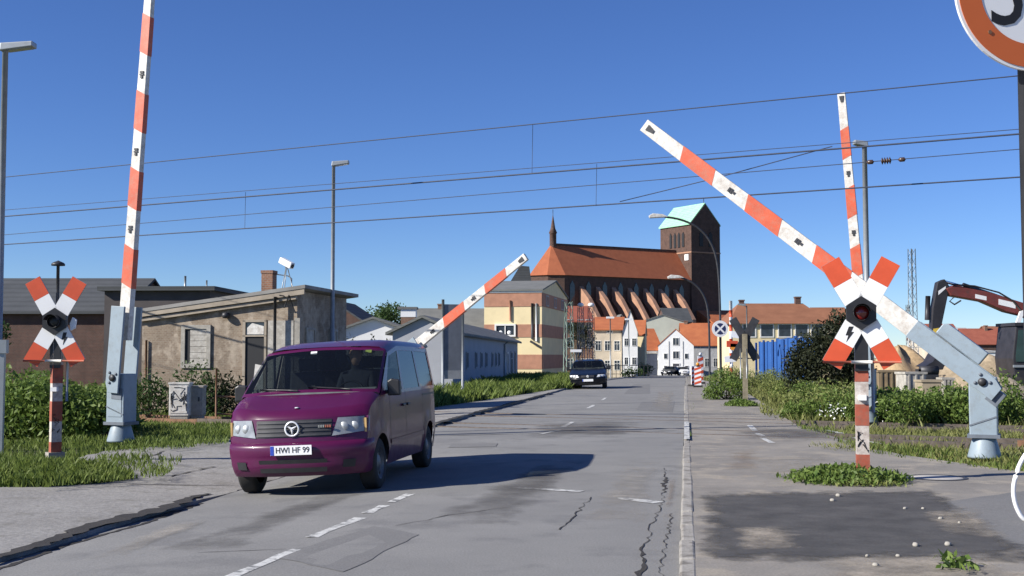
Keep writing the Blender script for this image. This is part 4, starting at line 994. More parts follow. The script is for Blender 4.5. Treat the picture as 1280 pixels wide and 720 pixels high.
t = thing('brick_stack', 'square brick chimney stack with pale cap beside the white gable', 'chimney', (p.x, Y, 0)); MB().bb(-.5, .5, -.5, .5, -.3, p.z - .7).build('shaft', M['brick'], t); MB().bb(-.52, .52, -.52, .52, p.z - .7, p.z - .15).build('collar', M['whitewall'], t); MB().bb(-.75, .62, -.62, .62, p.z - .15, p.z).build('cap', M['slate'], t)
MB().bb(-1.3, -.5, -.4, .4, p.z - 1.5, p.z - 1.3).build('side_slab', M['slate'], t)
Y = 128; a, b = gx(517, Y), gx(612, Y)
house('cream_house', 'cream house with grey pitched roof left of the striped building', ((a + b) / 2, Y, zg(Y)), R(4), b - a, 9, 5.2, 7.4, M['cream'], M['slate'], 'x', .4, wins=[('f', x, 3.3, .9, 1.1) for x in (-2.6, -.8, 1.2, 3)], chim=[(-1.2, 4.5, .5, .5, 7.9)])
# long low grey building along the left side of the street
pA, pB = Vector((gx(566, 63), 63, 0)), Vector((gx(647, 106), 106, 0)); dv = pB - pA; Lb = dv.length
t = house('long_grey_building', 'long low grey building with small windows along the left verge', (pA + pB) / 2, math.atan2(dv.y, dv.x), Lb, 3.2, 2.95, 3.7, M['blue_white'], M['slate'], 'x', .35,
      wins=[('f', x, .95, 1.0, 1.0, (1, 0), M['greywall']) for x in (-19, -15.5, -11, -8, -5, -1, 1.5, 4)], doors=[('f', 11, -.2, 1.3, 2.2)])
add_window(t, 'f', 15, .2, 1.6, 1.9, Lb, 9, (1, 1), M['greywall']); add_window(t, 'f', 18.5, .2, 1.5, 1.9, Lb, 9, (0, 0), M['greywall'], M['door'])
MB().tube([(8, -.1, -.2), (8, -.1, 2.6), (8, -.35, 2.85)], .09, 8).build('downpipe', M['galv'], t)
# board on two posts
t = thing('sign_board', 'tall grey sign board on two steel posts in left verge', 'sign board', (gx(566, 50), 50, 0), R(14))
for x in (-.42, .42): MB().tube([(x, 0, -.1), (x, 0, 4.05 if x < 0 else 3.7)], .06, 10).build('post', M['pole_grey'], t)
MB().bb(-.36, .36, -.03, .03, .9, 3.85).build('board', mat('board_back', (.17, .18, .20), .6, .2, 2), t); MB().bb(-.36, .36, -.032, -.03, .75, 1.1).build('lower_panel', M['greywall'], t)
# striped three storey building
Y = 117; p0, p1 = Vector((gx(605, Y + 1), Y + 1, 0)), Vector((gx(677.5, Y), Y, 0)); dv = p1 - p0; ws = dv.length; c = (p0 + p1) / 2
t = house('striped_building', 'three storey cream building with brown brick bands', (c.x, c.y, zg(Y)), math.atan2(dv.y, dv.x) - R(1), ws, 17, 8.55, 9.9, M['cream'], M['slate'], 'x', .25)
zB = zg(Y)
for z0, z1 in ((7.0, 8.35), (4.0, 5.25), (.9, 2.3)):
    MB().bb(-ws / 2 + .0, ws / 2, -.05, -.003, z0, z1).build('brick_band', M['band_brick'], t)
    MB().bb(ws / 2 + .003, ws / 2 + .05, .0, 17, z0, z1).build('brick_band', M['band_brick'], t)
add_window(t, 'f', -.75, 4.05, 2.1, 1.25, ws, 17, (1, 0), depth=.18)
for x in (-1.2, -.35): MB().lathe([(0, .01), (.2, .01), (.2, 0)], 14, Matrix.Translation((x, -.08, 4.45)) @ Matrix.Rotation(math.pi / 2, 4, 'X')).build('window_disc', M['white_clean'], t)
MB().bb(-ws / 2 - .05, ws / 2 + .05, -.12, -.003, 8.36, 8.56).build('cornice', M['whitewall'], t)
for y in (3, 8, 13): add_window(t, 'r', y, 7.1, 1.6, 1.1, ws, 17, (1, 0), M['greywall'], None, .1)
MB().tube([(1.95, -.12, 3.8), (1.95, -.12, 7.3)], .13, 8).build('flue', M['dark_metal'], t); MB().tube([(2.35, -.12, 3.6), (2.35, -.12, 7.3)], .08, 8).build('flue', M['whitewall'], t)
MB().tube([(-.25, -.12, 5.6), (-.25, -.12, 7.6)], .09, 8).build('flue', M['band_brick'], t)
MB().box((2.3, -.25, 3.3), (1.2, .3, .2), M=Matrix.Rotation(R(30), 3, 'Y')).build('canopy_arm', M['dark_metal'], t)
Y = 150; p = at(655, 334, Y)
t = thing('roof_tower', 'dark slated roof hood peeping over the striped building', 'roof tower', (p.x - .3, Y, zg(Y))); zt = p.z - zg(Y)
MB().prism([(-2.4, zt - 3.5), (1.4, zt - 3.5), (.95, zt + .0), (-.2, zt + .1)], 'y', -1.3, 1.3).build('hood', M['slate_dark'], t); MB().bb(-2.2, 1.3, -1.2, 1.2, 0, zt - 3.5).build('shaft', M['greywall'], t)

# --- church
CH = thing('church', 'huge brick church with orange roof, flying buttresses and green tower roof', 'church', (gx(706, 338), 338, zg(338)), math.atan2(26, 44))
ZB = zg(338)
def cz(py, Y): return at(640, py, Y).z - ZB
NL = 50.0; ez, rz1 = cz(343, 338), cz(305, 338 + 6); ND = 14
MB().bb(0, NL, 0, ND, -1, ez).build('wall', M['church_brick'], CH)
rf = MB(); rf.prism([(-.5, ez - .2), (ND + .5, ez - .2), (ND / 2, rz1)], 'x', 0, NL)
rf.build('roof', M['tile_church'], CH); MB().bb(1, NL - 5, ND / 2 - .35, ND / 2 + .35, rz1 - .35, rz1 + .25).build('ridge_cap', M['brick_dark'], CH)
# apse: half octagon
ap = [(0, 0), (-4.2, 2.2), (-7.0, ND / 2), (-4.2, ND - 2.2), (0, ND)]
MB().prism(ap, 'z', -1, ez - .02).build('apse_wall', M['church_brick'], CH)
m = MB(); ao = [(0.0, -.5), (-4.6, 1.9), (-7.5, ND / 2), (-4.6, ND - 1.9), (0.0, ND + .5)]
m.add([(x, y, ez - .2) for x, y in ao] + [(0, ND / 2, rz1 - .02)], [(0, 1, 5), (1, 2, 5), (2, 3, 5), (3, 4, 5)]); m.build('apse_roof', M['tile_church'], CH)
# ridge turret
rt = MB().lathe([(1.0, rz1 - 1), (1.0, rz1 + 3.0), (1.25, rz1 + 3.2), (.7, rz1 + 4.5), (.1, rz1 + 8.2), (0, rz1 + 8.3)], 8, Matrix.Translation((.6, ND / 2, 0))).build('ridge_turret', M['brick_dark'], CH)
MB().tube([(.6, ND / 2, rz1 + 8), (.6, ND / 2, rz1 + 10)], .08, 6).build('finial', M['dark_metal'], rt)
# nave windows and buttresses
for k in range(8):
    x = 2.5 + k * 5.6; zc0 = ez - 9.5
    g = MB().prism([(x - .8, zc0), (x + .8, zc0), (x + .8, ez - 3), (x, ez - 1.6), (x - .8, ez - 3)], 'y', -.18, -.02); g.build('window', M['win'], CH)
for k in range(7):
    x = 6.0 + k * 5.6 - 1
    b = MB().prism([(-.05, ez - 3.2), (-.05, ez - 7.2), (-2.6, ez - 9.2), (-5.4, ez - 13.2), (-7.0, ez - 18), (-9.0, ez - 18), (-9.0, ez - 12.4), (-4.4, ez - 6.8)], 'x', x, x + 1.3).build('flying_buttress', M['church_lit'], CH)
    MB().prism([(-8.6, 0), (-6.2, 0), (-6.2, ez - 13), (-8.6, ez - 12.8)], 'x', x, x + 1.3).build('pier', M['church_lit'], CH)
# aisle with lean-to roof
MB().bb(-2, NL - 1, -7, -.02, -1, ez - 16.5).build('aisle_wall', M['church_brick'], CH)
MB().prism([(-7.5, ez - 16.6), (-.02, ez - 16.6), (-.02, ez - 13.5)], 'x', -2.3, NL - 1).build('aisle_roof', M['brick_dark'], CH)
for k in range(7):
    x = 8.8 + k * 5.6; MB().prism([(x - 2.1, ez - 16.4), (x + 2.1, ez - 16.4), (x, ez - 13.2)], 'y', -7.6, -2).build('gablet_roof', M['tile'], CH)
# transept roof to the right
MB().prism([(-.1, ez - 9), (-13, ez - 15.5), (-13, ez - 16.2), (-.1, ez - 16.2)], 'x', NL - 3, NL + 10).build('side_roof', M['tile'], CH); MB().bb(NL - 2.8, NL + 9.8, -12.8, -.1, -1, ez - 16.2).build('side_wall', M['church_brick'], CH)
# tower
tw, td = 11.2, 14.5; tx = NL - 4.8; th = cz(281, 366)
TW = MB().bb(tx, tx + tw, -.6, td, -1, th).build('tower', M['church_brick'], CH); ta = cz(256.5, 366)
MB().prism([(tx, th), (tx + tw, th), (tx + tw / 2, ta)], 'y', -.55, td - .1).build('tower_gable', M['church_brick'], TW)
m = MB()
for sg in (-1, 1):
    c = tx + tw / 2; e = c + sg * (tw / 2 + .45); zz = th - .5
    m.prism([(e, zz), (c, ta + .05), (c, ta + .45), (e, zz + .4)], 'y', -.45, td + .3)
m.build('tower_roof', M['copper'], TW)
for y in (4.2, 8.2):
    for kk in (-.55, .55):
        MB().prism([(y + kk * 1.9 - .5, th - 7), (y + kk * 1.9 + .5, th - 7), (y + kk * 1.9 + .5, th - 3.2), (y + kk * 1.9, th - 2.4), (y + kk * 1.9 - .5, th - 3.2)], 'x', tx - .2, tx + .1).build('belfry_opening', M['ink'], TW)
for x in (tx + 3.8, tx + 7.4): MB().prism([(x - .7, th - 7), (x + .7, th - 7), (x + .7, th - 3.2), (x, th - 2.4), (x - .7, th - 3.2)], 'y', -.75, -.5).build('belfry_opening', M['ink'], TW)
MB().bb(tx - .25, tx, .6, 2.4, th - 11.2, th - 9.4).build('clock', M['whitewall'], TW)
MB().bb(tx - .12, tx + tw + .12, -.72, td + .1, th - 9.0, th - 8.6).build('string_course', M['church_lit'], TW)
MB().tube([(tx + tw / 2, .2, ta), (tx + tw / 2, .2, ta + 2)], .1, 6).build('weather_vane', M['dark_metal'], TW)

# --- houses along the street into town
def hb(px0, px1, Y): a, b = gx(px0, Y), gx(px1, Y); return (a + b) / 2, b - a
def hloc(px0, px1, Y): c, w2 = hb(px0, px1, Y); return (c, Y, zg(Y)), w2
def zz(py, Y): return at(640, py, Y).z - zg(Y)
Y = 172; l, w2 = hloc(704, 742, Y); house('brick_house', 'dark brick house behind the green lattice masts', l, R(6), w2, 10, zz(402, Y), zz(382, Y), M['brick'], M['tile_red'], 'x', .3, wins=[('f', x, z, .9, 1.5) for x in (-1.2, .4, 1.5) for z in (1, 4, 6.6)])
Y = 166; l, w2 = hloc(742, 777, Y); house('beige_house', 'narrow beige town house with white framed windows and orange roof', l, R(-8), w2, 11, zz(412, Y), zz(396, Y), M['beige'], M['tile'], 'x', .35, wins=[('f', x, z, .85, 1.4, (1, 1)) for x in (-1.3, 0.0, 1.3) for z in (.8, 3.5)] + [('f', .3, 5.9, .8, .6)])
Y = 176; l, w2 = hloc(770, 784, Y); house('slim_brick_house', 'slim shaded brick house between beige house and white gable', l, R(3), w2, 4, zz(405, Y), zz(394, Y), M['brick_dark'], M['slate'], 'y', .2, wins=[('f', 0, z, .8, 1.2) for z in (1, 3.5, 5.5)])
Y = 158; l, w2 = hloc(779, 797, Y); house('tall_white_house', 'tall slim white house with steep gable', l, R(-5), w2, 9, zz(415, Y), zz(388, Y), M['whitewall'], M['slate'], 'y', .15, wins=[('f', x, z, .6, 1.0) for x in (-.5, .5) for z in (1.5, 4)])
Y = 182; l, w2 = hloc(790, 806, Y); house('cream_annex', 'cream rendered annex beside the tall slim white house', l, R(-12), w2, 3, zz(418, Y), zz(401, Y), M['cream'], M['tile'], 'x', .15)
Y = 222; l, w2 = hloc(800, 857, Y); house('pale_green_house', 'large pale green gable wall behind the orange roofs', l, R(-3), w2, 16, zz(403, Y), zz(394, Y), M['palegreen'], M['slate'], 'y', .3)
Y = 204; l, w2 = hloc(797, 828, Y); house('tiled_house', 'house with stepped orange roof left of the white gabled house', l, R(12), w2, 9, zz(437, Y), zz(411, Y), M['whitewall'], M['tile'], 'x', .3, wins=[('f', x, 1, .9, 1.6) for x in (-1, 1)])
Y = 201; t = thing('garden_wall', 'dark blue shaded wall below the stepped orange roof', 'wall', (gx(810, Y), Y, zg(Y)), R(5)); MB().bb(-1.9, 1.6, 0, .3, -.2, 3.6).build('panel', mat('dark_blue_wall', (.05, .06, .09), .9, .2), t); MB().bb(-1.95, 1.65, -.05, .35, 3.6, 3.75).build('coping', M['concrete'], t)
Y = 198; l, w2 = hloc(823, 867, Y); WH = (zz(432, Y), zz(412, Y))
t = house('white_gabled_house', 'white gabled house with tall dark windows facing down the street', l, R(-7), w2, 12, WH[0], WH[1], M['whitewall'], M['tile'], 'y', .12, wins=[('f', 0, z, 1.1, 1.3, (1, 0)) for z in (2.7, 4.9)] + [('f', x, 2.7, .6, .9, (0, 0)) for x in (-1.7, 1.7)], doors=[('f', 0, 0, 1.2, 2), ('f', -1.7, 0, .6, 1.6), ('f', 1.7, 0, .6, 1.6)])
for x in (-1.15, 1.15): MB().bb(x - .06, x + .06, -.06, -.003, 0, 5.6).build('pilaster', M['greywall'], t)
Y = 214; l, w2 = hloc(853, 912, Y); house('orange_roof_house', 'grey walled house under a broad orange tiled roof beside the white gabled house', l, R(-4), w2, 9, zz(431, Y), zz(404, Y), M['greywall'], M['tile'], 'x', .3, wins=[('f', x, 1.4, .9, 1.6) for x in (.2, 1.7, 3)], chim=[(-3.2, 4.5, .6, .6, zz(401, Y))])
Y = 240; l, w2 = hloc(833, 866, Y); house('dark_dormer_house', 'dark roofed house under the church buttresses', l, R(8), w2, 8, zz(402, Y), zz(385, Y), M['brick_dark'], M['slate_dark'], 'x', .3)
Y = 128; l, w2 = hloc(915, 1036, Y); t = house('hip_roof_house', 'long cream house with brown hipped roof behind the blue hoarding', l, R(0), w2, 9, zz(404, Y), zz(377, Y), M['cream'], M['tile_brown'], 'x', .4, hip=1.6, wins=[('f', x, zz(422, Y), 1.5, 1.5, (0, 0)) for x in (-3.3, -1.4, .5, 2.3, 4.0)], chim=[(3.0, 4.6, .6, .6, zz(370, Y)), (-3.2, 4.6, .5, .5, zz(374, Y))], chm=M['brick_dark'])
Y = 150; l, w2 = hloc(1022, 1062, Y); house('brown_roof_house', 'brown roofed house partly hidden by the dark bush', l, R(-6), w2, 9, zz(405, Y), zz(384, Y), M['beige'], M['tile_brown'], 'x', .3)
Y = 215; l, w2 = hloc(1160, 1206, Y); house('far_red_roof_house', 'far house with red roof and dormers behind the excavator arm', l, R(5), w2, 9, zz(424, Y), zz(405, Y), M['beige'], M['tile_red'], 'x', .3, wins=[('f', x, 3, 1, 1.4) for x in (-2, 0, 2)])
Y = 210; l, w2 = hloc(1188, 1216, Y); house('far_pale_roof_house', 'far house with pale grey roof under the excavator boom', l, R(-3), w2, 8, zz(424, Y), zz(410, Y), M['brick_dark'], M['greywall'], 'x', .3, wins=[('f', x, 3, .8, 1.3) for x in (-1.2, .5)])
Y = 206; l, w2 = hloc(1212, 1262, Y); house('far_brown_house', 'far house with plain dark red roof beside the excavator cab', l, R(0), w2, 9, zz(430, Y), zz(411, Y), M['brick_dark'], M['tile_red'], 'x', .3, chim=[(1, 4, .5, .5, zz(407, Y))])
Y = 230; l, w2 = hloc(1240, 1300, Y); house('far_end_house', 'far house with dark roof right of the excavator cab', l, R(0), w2, 9, zz(420, Y), zz(408, Y), M['brick_dark'], M['tile_brown'], 'x', .3)
# ------------------------------------------------------------------ lamps, masts, signs
def lamp(label, px, Y, hgt, head, arm=.35, r=.065, side=1):
    t = thing('street_lamp', label, 'street lamp', (gx(px, Y), Y, zg(Y)))
    MB().tube([(0, 0, -.1), (0, 0, 1.2), (0, 0, 1.21), (0, 0, hgt)], [r * 1.35, r * 1.35, r, r * .75], 12).build('pole', M['pole_grey'], t)
    MB().tube([(0, 0, hgt - .05), (side * arm, 0, hgt + .03)], r * .6, 8).build('arm', M['pole_grey'], t)
    a = side * arm; h = MB().prism([(a - side * .12, hgt - .03), (a + side * head, hgt + .06), (a + side * head, hgt + .17), (a - side * .1, hgt + .13)], 'y', -.13, .13).build('lamp_head', M['galv'], t); bevel(h, .02)
    MB().prism([(a + side * .02, hgt - .02), (a + side * (head - .05), hgt + .045), (a + side * (head - .05), hgt + .05), (a + side * .02, hgt - .01)], 'y', -.1, .1).build('lamp_glass', M['lampglass'], h)
    return t
lamp('tall grey street lamp with flat head beside the brick hut', 415, 39.5, 8.0, .45, .06, .075)
lamp('tall grey street lamp at the left end of the hedge', -2.5, 24.0, 7.88, .55, .04, .075)
lamp('slim street lamp rising behind the upright barrier and cross', 1085, 33.0, 7.5, .26, .04, .09, -1)
lamp('short pale street lamp before the brown hipped roof', 934, 92, 5.7, .5, .2, .06, -1)
def curved(label, px, Y, pts, r=.055):
    t = thing('curved_street_lamp', label, 'street lamp', (gx(px, Y), Y, zg(Y))); o = t.location
    P3 = [Vector((gx(a, Y) - o.x, 0, at(640, b, Y).z - o.z)) for a, b in pts]
    P3 = [P3[0]] + sum([[P3[i].lerp(P3[i + 1], k / 3) for k in (1, 2, 3)] for i in range(len(P3) - 1)], [])
    for _ in range(3): P3 = [P3[0]] + [(P3[i - 1] + P3[i] * 2 + P3[i + 1]) / 4 for i in range(1, len(P3) - 1)] + [P3[-1]]
    MB().tube([(0, 0, -.2)] + P3, [r * 1.3] + [r] * len(P3), 10).build('curved_pole', M['dark_metal'], t)
    e = P3[-1]; h = MB().prism([(e.x + .2, e.z - .02), (e.x - .75, e.z - .07), (e.x - .8, e.z + .05), (e.x - .6, e.z + .16), (e.x - .1, e.z + .12)], 'y', -.15, .15).build('lamp_head', M['white'], t); bevel(h, .03)
    return t
curved('tall curved street lamp reaching over the church roof', 901, 60, [(901, 495), (901, 400), (900, 345), (896, 315), (884, 292), (866, 279), (848, 273), (832, 271)])
t = curved('smaller curved street lamp before the church buttresses', 887, 70, [(887, 480), (887, 420), (886, 385), (880, 367), (870, 355), (858, 349), (852, 347)], .06)
# round sign: no stopping (shown by its blue cross disc)
def disc(mb, r, y0, y1, c=(0, 0), n=32):
    mb.lathe([(0, -y0), (r, -y0), (r, -y1), (0, -y1)], n, Matrix.Translation((c[0], 0, c[1])) @ Matrix.Rotation(math.pi / 2, 4, 'X')); mb.sm = [False] * len(mb.sm); return mb
Y = 52; sz = at(900, 411, Y).z
t = thing('round_sign', 'round white sign with dark blue disc and white cross on a post', 'road sign', (gx(900.5, Y), Y, 0), R(3))
MB().tube([(0, .04, -.1), (0, .04, sz + .3)], .04, 8).build('post', M['dark_metal'], t)
dd = disc(MB(), .36, -.01, .01, (0, sz)).build('disc', M['white_clean'], t)
disc(MB(), .245, -.016, -.0105, (0, sz)).build('blue_disc', mat('sign_navy', (.02, .03, .10), .5, .05), dd)
for a in (45, -45):
    MB().box((0, -.019 - (.001 if a > 0 else 0), sz), (.5, .003, .075), M=Matrix.Rotation(R(a), 3, 'Y')).build('white_bar', M['white_clean'], dd)
# speed limit sign at the top right
Y = 4.6; c = at(1285, -9, Y)
t = thing('speed_sign', 'round speed limit sign with orange red ring and black digits on a post', 'road sign', (c.x, Y, 0), R(9))
zc = c.z; disc(MB(), .308, -.006, .006, (0, zc), 64).build('disc', M['white_clean'], t); dd = t.children[0]
rg = MB().lathe([(.205, .0065), (.296, .0065), (.296, .009), (.205, .009)], 64, Matrix.Translation((0, 0, zc)) @ Matrix.Rotation(math.pi / 2, 4, 'X'), True); rg.sm = [False] * len(rg.sm); rg.build('red_ring', mat('sunbleached_red', (.56, .125, .028), .45, .05), dd)
text_mesh('digits', '30', .40, M['ink'], dd, Matrix.Translation((0, -.0075, zc - .012)) @ Matrix.Rotation(math.pi / 2, 4, 'X'), .001, .92)
MB().tube([(.016, .05, -.1), (.016, .05, zc + .35)], .032, 12).build('post', M['dark_metal'], t)
for z in (-.14, .14): MB().box((0, .03, zc + z), (.2, .05, .03)).build('clamp', M['dark_metal'], t)
for x, z in ((-.17, -.165), (.17, .165)): disc(MB(), .008, -.012, -.009, (x, zc + z), 10).build('rivet', M['rust'], dd)
# traffic beacons
def beacon(label, px, Y, h=1.05, w2=.13, lampc=None, rz=0, lift=0):
    t = thing('traffic_beacon', label, 'traffic beacon', (gx(px, Y), Y, .045), rz)
    MB().bb(-.24, .24, -.17, .17, 0, .1).build('foot', M['rubber'], t)
    pn = MB().bb(-w2, w2, -.02, .02, .1, .1 + h).build('panel', M['white_clean'], t)
    n_ = 4
    for k in range(n_):
        z = .1 + h * (k + .08) / n_; dz = h / n_ * .5; sh = w2 * .7
        MB().prism([(-w2, z), (w2, z + sh), (w2, min(.1 + h, z + sh + dz)), (-w2, min(.1 + h, z + dz))], 'y', -.024, -.0205).build('red_stripe', M['red_clean'], pn)
    if lampc:
        MB().lathe([(0, -.03), (.09, -.03), (.09, .03), (0, .03)], 16, Matrix.Translation((0, 0, .1 + h + .12)) @ Matrix.Rotation(math.pi / 2, 4, 'X')).build('warning_lamp', lampc, t); MB().bb(-.08, .08, -.05, .05, .1 + h, .1 + h + .04).build('lamp_base', M['black'], t)
    return t
beacon('red and white striped traffic beacon turned half away', 866.5, 66, 1.0, .16, None, R(35))
beacon('red and white striped traffic beacon with amber lamp on right pavement', 872, 64, 1.0, .18, M['lens_amber'], R(-5))
beacon('taller red and white striped traffic beacon behind the others', 875.5, 72, 1.55, .17, M['white_clean'], R(10))
# red and white work-site post further along
Y = 80; t = thing('striped_pole', 'thin red and white striped pole carrying white plates near the hoarding', 'pole', (gx(914, Y), Y, 0))
zt = at(914, 376, Y).z; po = MB().tube([(0, 0, -.1), (0, 0, zt)], .11, 10).build('pole', M['white_clean'], t)
for k in range(5): MB().tube([(0, 0, .5 + k * .95), (0, 0, .95 + k * .95)], .115, 10).build('red_band', M['red_clean'], po)
for x, z, mt in ((.35, 3.1, 'white_clean'), (.3, 2.3, 'lens_amber'), (-.1, 1.5, 'white_clean'), (.05, 2.5, 'red_clean')): MB().box((x, -.14, z), (.75, .04, .42), M=Matrix.Rotation(R(random.uniform(-12, 12)), 3, 'Y')).build('plate', M[mt], t)
# lattice masts
def lattice(label, px, Y, top, w2, mt, lampw=False):
    t = thing('lattice_mast', label, 'mast', (gx(px, Y), Y, zg(Y)), R(20)); h = at(px, top, Y).z - zg(Y)
    leg = MB()
    for sx in (-1, 1):
        for sy in (-1, 1): MB().tube([(sx * w2, sy * w2, -.2), (sx * w2 * .7, sy * w2 * .7, h)], .035, 5).build('upright', mt, t)
    n_ = int(h / .75); br = MB()
    for k in range(n_):
        z0, z1 = h * k / n_, h * (k + 1) / n_
        for sy in (-1, 1):
            s_ = 1 if k % 2 else -1; f0, f1 = 1 - .3 * z0 / h, 1 - .3 * z1 / h
            br.tube([(s_ * w2 * f0, sy * w2 * f0, z0), (-s_ * w2 * f1, sy * w2 * f1, z1)], .024, 4); br.tube([(sy * w2 * f0, s_ * w2 * f0, z0), (sy * w2 * f1, -s_ * w2 * f1, z1)], .024, 4)
    br.build('lattice_bracing', mt, t)
    if lampw: MB().lathe([(0, -.2), (.32, -.1), (.36, .08), (.2, .25), (0, .28)], 12, Matrix.Translation((0, 0, h + .2))).build('lamp_globe', M['white_clean'], t)
    return t
gm = mat('green_grey_steel', (.24, .33, .27), .6, .15, 3)
lattice('green grey lattice mast at the corner of the striped building', 711, 108, 377, .38, gm)
lattice('lattice mast with white lamp before the dark brick house', 726, 130, 384, .34, M['galv'], True)
lattice('lattice mast with white lamp before the beige house', 739, 130, 384, .34, M['galv'], True)
lattice('thin tall lattice mast behind the sand heap', 1142, 110, 311, .32, M['galv'])
t = lattice('short lattice mast with lamp arm beside the thin tall mast', 1136, 118, 381, .18, M['galv'])
for px, Y, top, lab in ((763, 140, 398, 'slim grey lamp post before the beige house'), (786, 150, 400, 'slim pale lamp post before the tall white house'), (720, 100, 440, 'low green post beside the green lattice mast')):
    t = thing('lamp_post', lab, 'lamp post', (gx(px, Y), Y, zg(Y))); h = at(px, top, Y).z - zg(Y)
    MB().tube([(0, 0, -.2), (0, 0, h)], [.09, .06], 8).build('pole', M['galv'], t); MB().box((0, 0, h + .1), (.9, .35, .22)).build('lamp_head', M['white_clean'], t)
# dark street clutter far left pavement: fence by beige house
t = thing('street_fence', 'dark railing along the pavement before the town houses', 'fence', (gx(780, 150), 150, zg(150)), R(4))
for k in range(13): MB().bb(-3 + k * .5 - .03, -3 + k * .5 + .03, -.03, .03, -.1, 1.5).build('paling', M['dark_metal'], t)
for z in (.3, 1.35): MB().bb(-3.05, 3.05, .03, .06, z, z + .07).build('rail', M['dark_metal'], t)
# blue hoarding
p0, p1 = Vector((gx(945, 88), 88, 0)), Vector((gx(1012, 58), 58, 0)); n_ = 10; dv = (p1 - p0) / n_
t = thing('site_hoarding', 'bright blue corrugated hoarding panels behind the right verge', 'hoarding', p0, 0)
for k in range(n_):
    a = dv * k; ang = math.atan2(dv.y, dv.x) + R(5 if k % 2 else -5); h = 2.62 + .05 * (k % 3) - (.0)
    m = MB(); L_ = dv.length * 1.0
    pts = []
    for j in range(25):
        pts.append((L_ * j / 24, .05 * (1 if (j // 2) % 2 else 0)))
    vs = [(x, y, -.15) for x, y in pts] + [(x, y, h) for x, y in pts] + [(x, y + .03, -.15) for x, y in pts] + [(x, y + .03, h) for x, y in pts]
    q = len(pts); fs = []
    for j in range(q - 1): fs += [(j, j + 1, q + j + 1, q + j), (2 * q + j + 1, 2 * q + j, 3 * q + j, 3 * q + j + 1), (q + j, q + j + 1, 3 * q + j + 1, 3 * q + j)]
    o = m.add(vs, fs).build('panel', M['blue'], t); o.location = a; o.rotation_euler = (0, 0, ang)
    MB().bb(-.05, .05, -.06, .1, -.15, h + .06).build('panel_post', M['blue'], o)
# left edge: steel gate
t = thing('steel_gate', 'grey steel mesh gate at the left edge of the hedge', 'gate', (gx(2, 22.3), 22.3, 0), R(8))
fr = MB(); zt = 1.98
for x in (-1.6, -.02): fr.bb(x - .05, x + .08, -.06, .06, -.1, zt)
fr.bb(-1.55, -.07, -.03, .03, zt - .12, zt - .04); fr.bb(-1.55, -.07, -.03, .03, .1, .18); fr.bb(-1.55, -.07, -.03, .03, 1.4, 1.46); fr.build('gate_frame', M['galv'], t)
for k in range(13): MB().tube([(-1.5 + k * .115, 0, .1), (-1.5 + k * .115, 0, zt - .05)], .012, 6).build('bar', M['galv'], t)
MB().bb(-.1, .1, -.09, .09, 1.75, zt + .02).build('post_cap', M['galv'], t)
# far site fence cable and white wall
Y = 75; p = at(1228, 447, Y); t = thing('white_container', 'low white site container beyond the sand heap', 'container', (p.x, Y, -.1), R(0)); bevel(MB().bb(-1.35, 1.1, 0, 2.4, .05, 2.0).build('shell', M['whitewall'], t), .03); MB().bb(-1.4, 1.15, -.05, 2.45, 2.0, 2.1).build('lid', M['greywall'], t); MB().bb(-.4, .4, -.04, -.005, .1, 1.9).build('door', M['greywall'], t)
a, b = at(1150, 434, 55), at(1300, 442, 45); o = MB().tube([a - Vector((2, 0, -.0)), a, b, b + Vector((2, -1, 0))], .018, 6).build('site_rope', M['galv']); tag(o, 'thin taut rope stretched before the excavator', 'rope')

# ------------------------------------------------------------------ building site
Y = 42
EX = thing('excavator', 'dark excavator with long red and black boom behind the right barrier', 'excavator', (gx(1290, Y), Y, 0), R(0))
ox = EX.location.x
def ep(px, py): p = at(px, py, Y); return (p.x - ox, p.z)
M['exc_red'] = mat('excavator_red', (.17, .035, .03), .5, .2, 3, dirt=(.08, .05, .04)); M['exc_black'] = mat('excavator_black', (.028, .026, .03), .5, .3, 3)
bo = MB().prism([ep(1180, 361), ep(1190, 357), ep(1235, 366), ep(1290, 383), ep(1330, 420), ep(1330, 440), ep(1280, 396), ep(1255, 390), ep(1225, 377), ep(1186, 370)], 'y', -.22, .22).build('boom', M['exc_red'], EX); bevel(bo, .03)
for q in (((1216, 368), (1230, 371), (1230, 376), (1216, 373)), ((1245, 374), (1266, 379), (1266, 386), (1245, 381))): MB().prism([ep(*v) for v in q], 'y', -.226, -.2205).build('decal', M['white_clean'], bo)
MB().tube([(ep(1181, 352)[0], -.0, ep(1181, 352)[1]), (ep(1210, 360)[0], 0, ep(1210, 360)[1])], .05, 8).build('piston_rod', M['chrome'], EX)
MB().tube([(ep(1203, 357)[0], 0, ep(1203, 357)[1]), (ep(1264, 378)[0], 0, ep(1264, 378)[1])], .11, 10).build('hydraulic_cylinder', M['exc_black'], EX)
MB().tube([(ep(x, y)[0], -.24, ep(x, y)[1]) for x, y in ((1186, 356), (1215, 358), (1245, 366), (1262, 376), (1275, 392))], .03, 6).build('hose', M['rubber'], EX)
MB().tube([(ep(x, y)[0], -.24, ep(x, y)[1]) for x, y in ((1189, 372), (1184, 377), (1190, 381), (1198, 376))], .03, 6).build('hose', M['rubber'], EX)
stk = MB().prism([ep(1170, 353), ep(1179, 349), ep(1185, 358), ep(1183, 370), ep(1173, 418), ep(1162, 418), ep(1164, 385)], 'y', -.16, .16).build('stick', M['exc_black'], EX); bevel(stk, .03)
MB().prism([ep(1171, 364), ep(1180, 358), ep(1180, 361), ep(1171, 369)], 'y', -.166, -.1605).build('decal', M['white_clean'], stk)
MB().prism([ep(1165, 411), ep(1172, 410), ep(1171, 420), ep(1164, 420)], 'y', -.18, .18).build('quick_coupler', M['yellow'], stk)
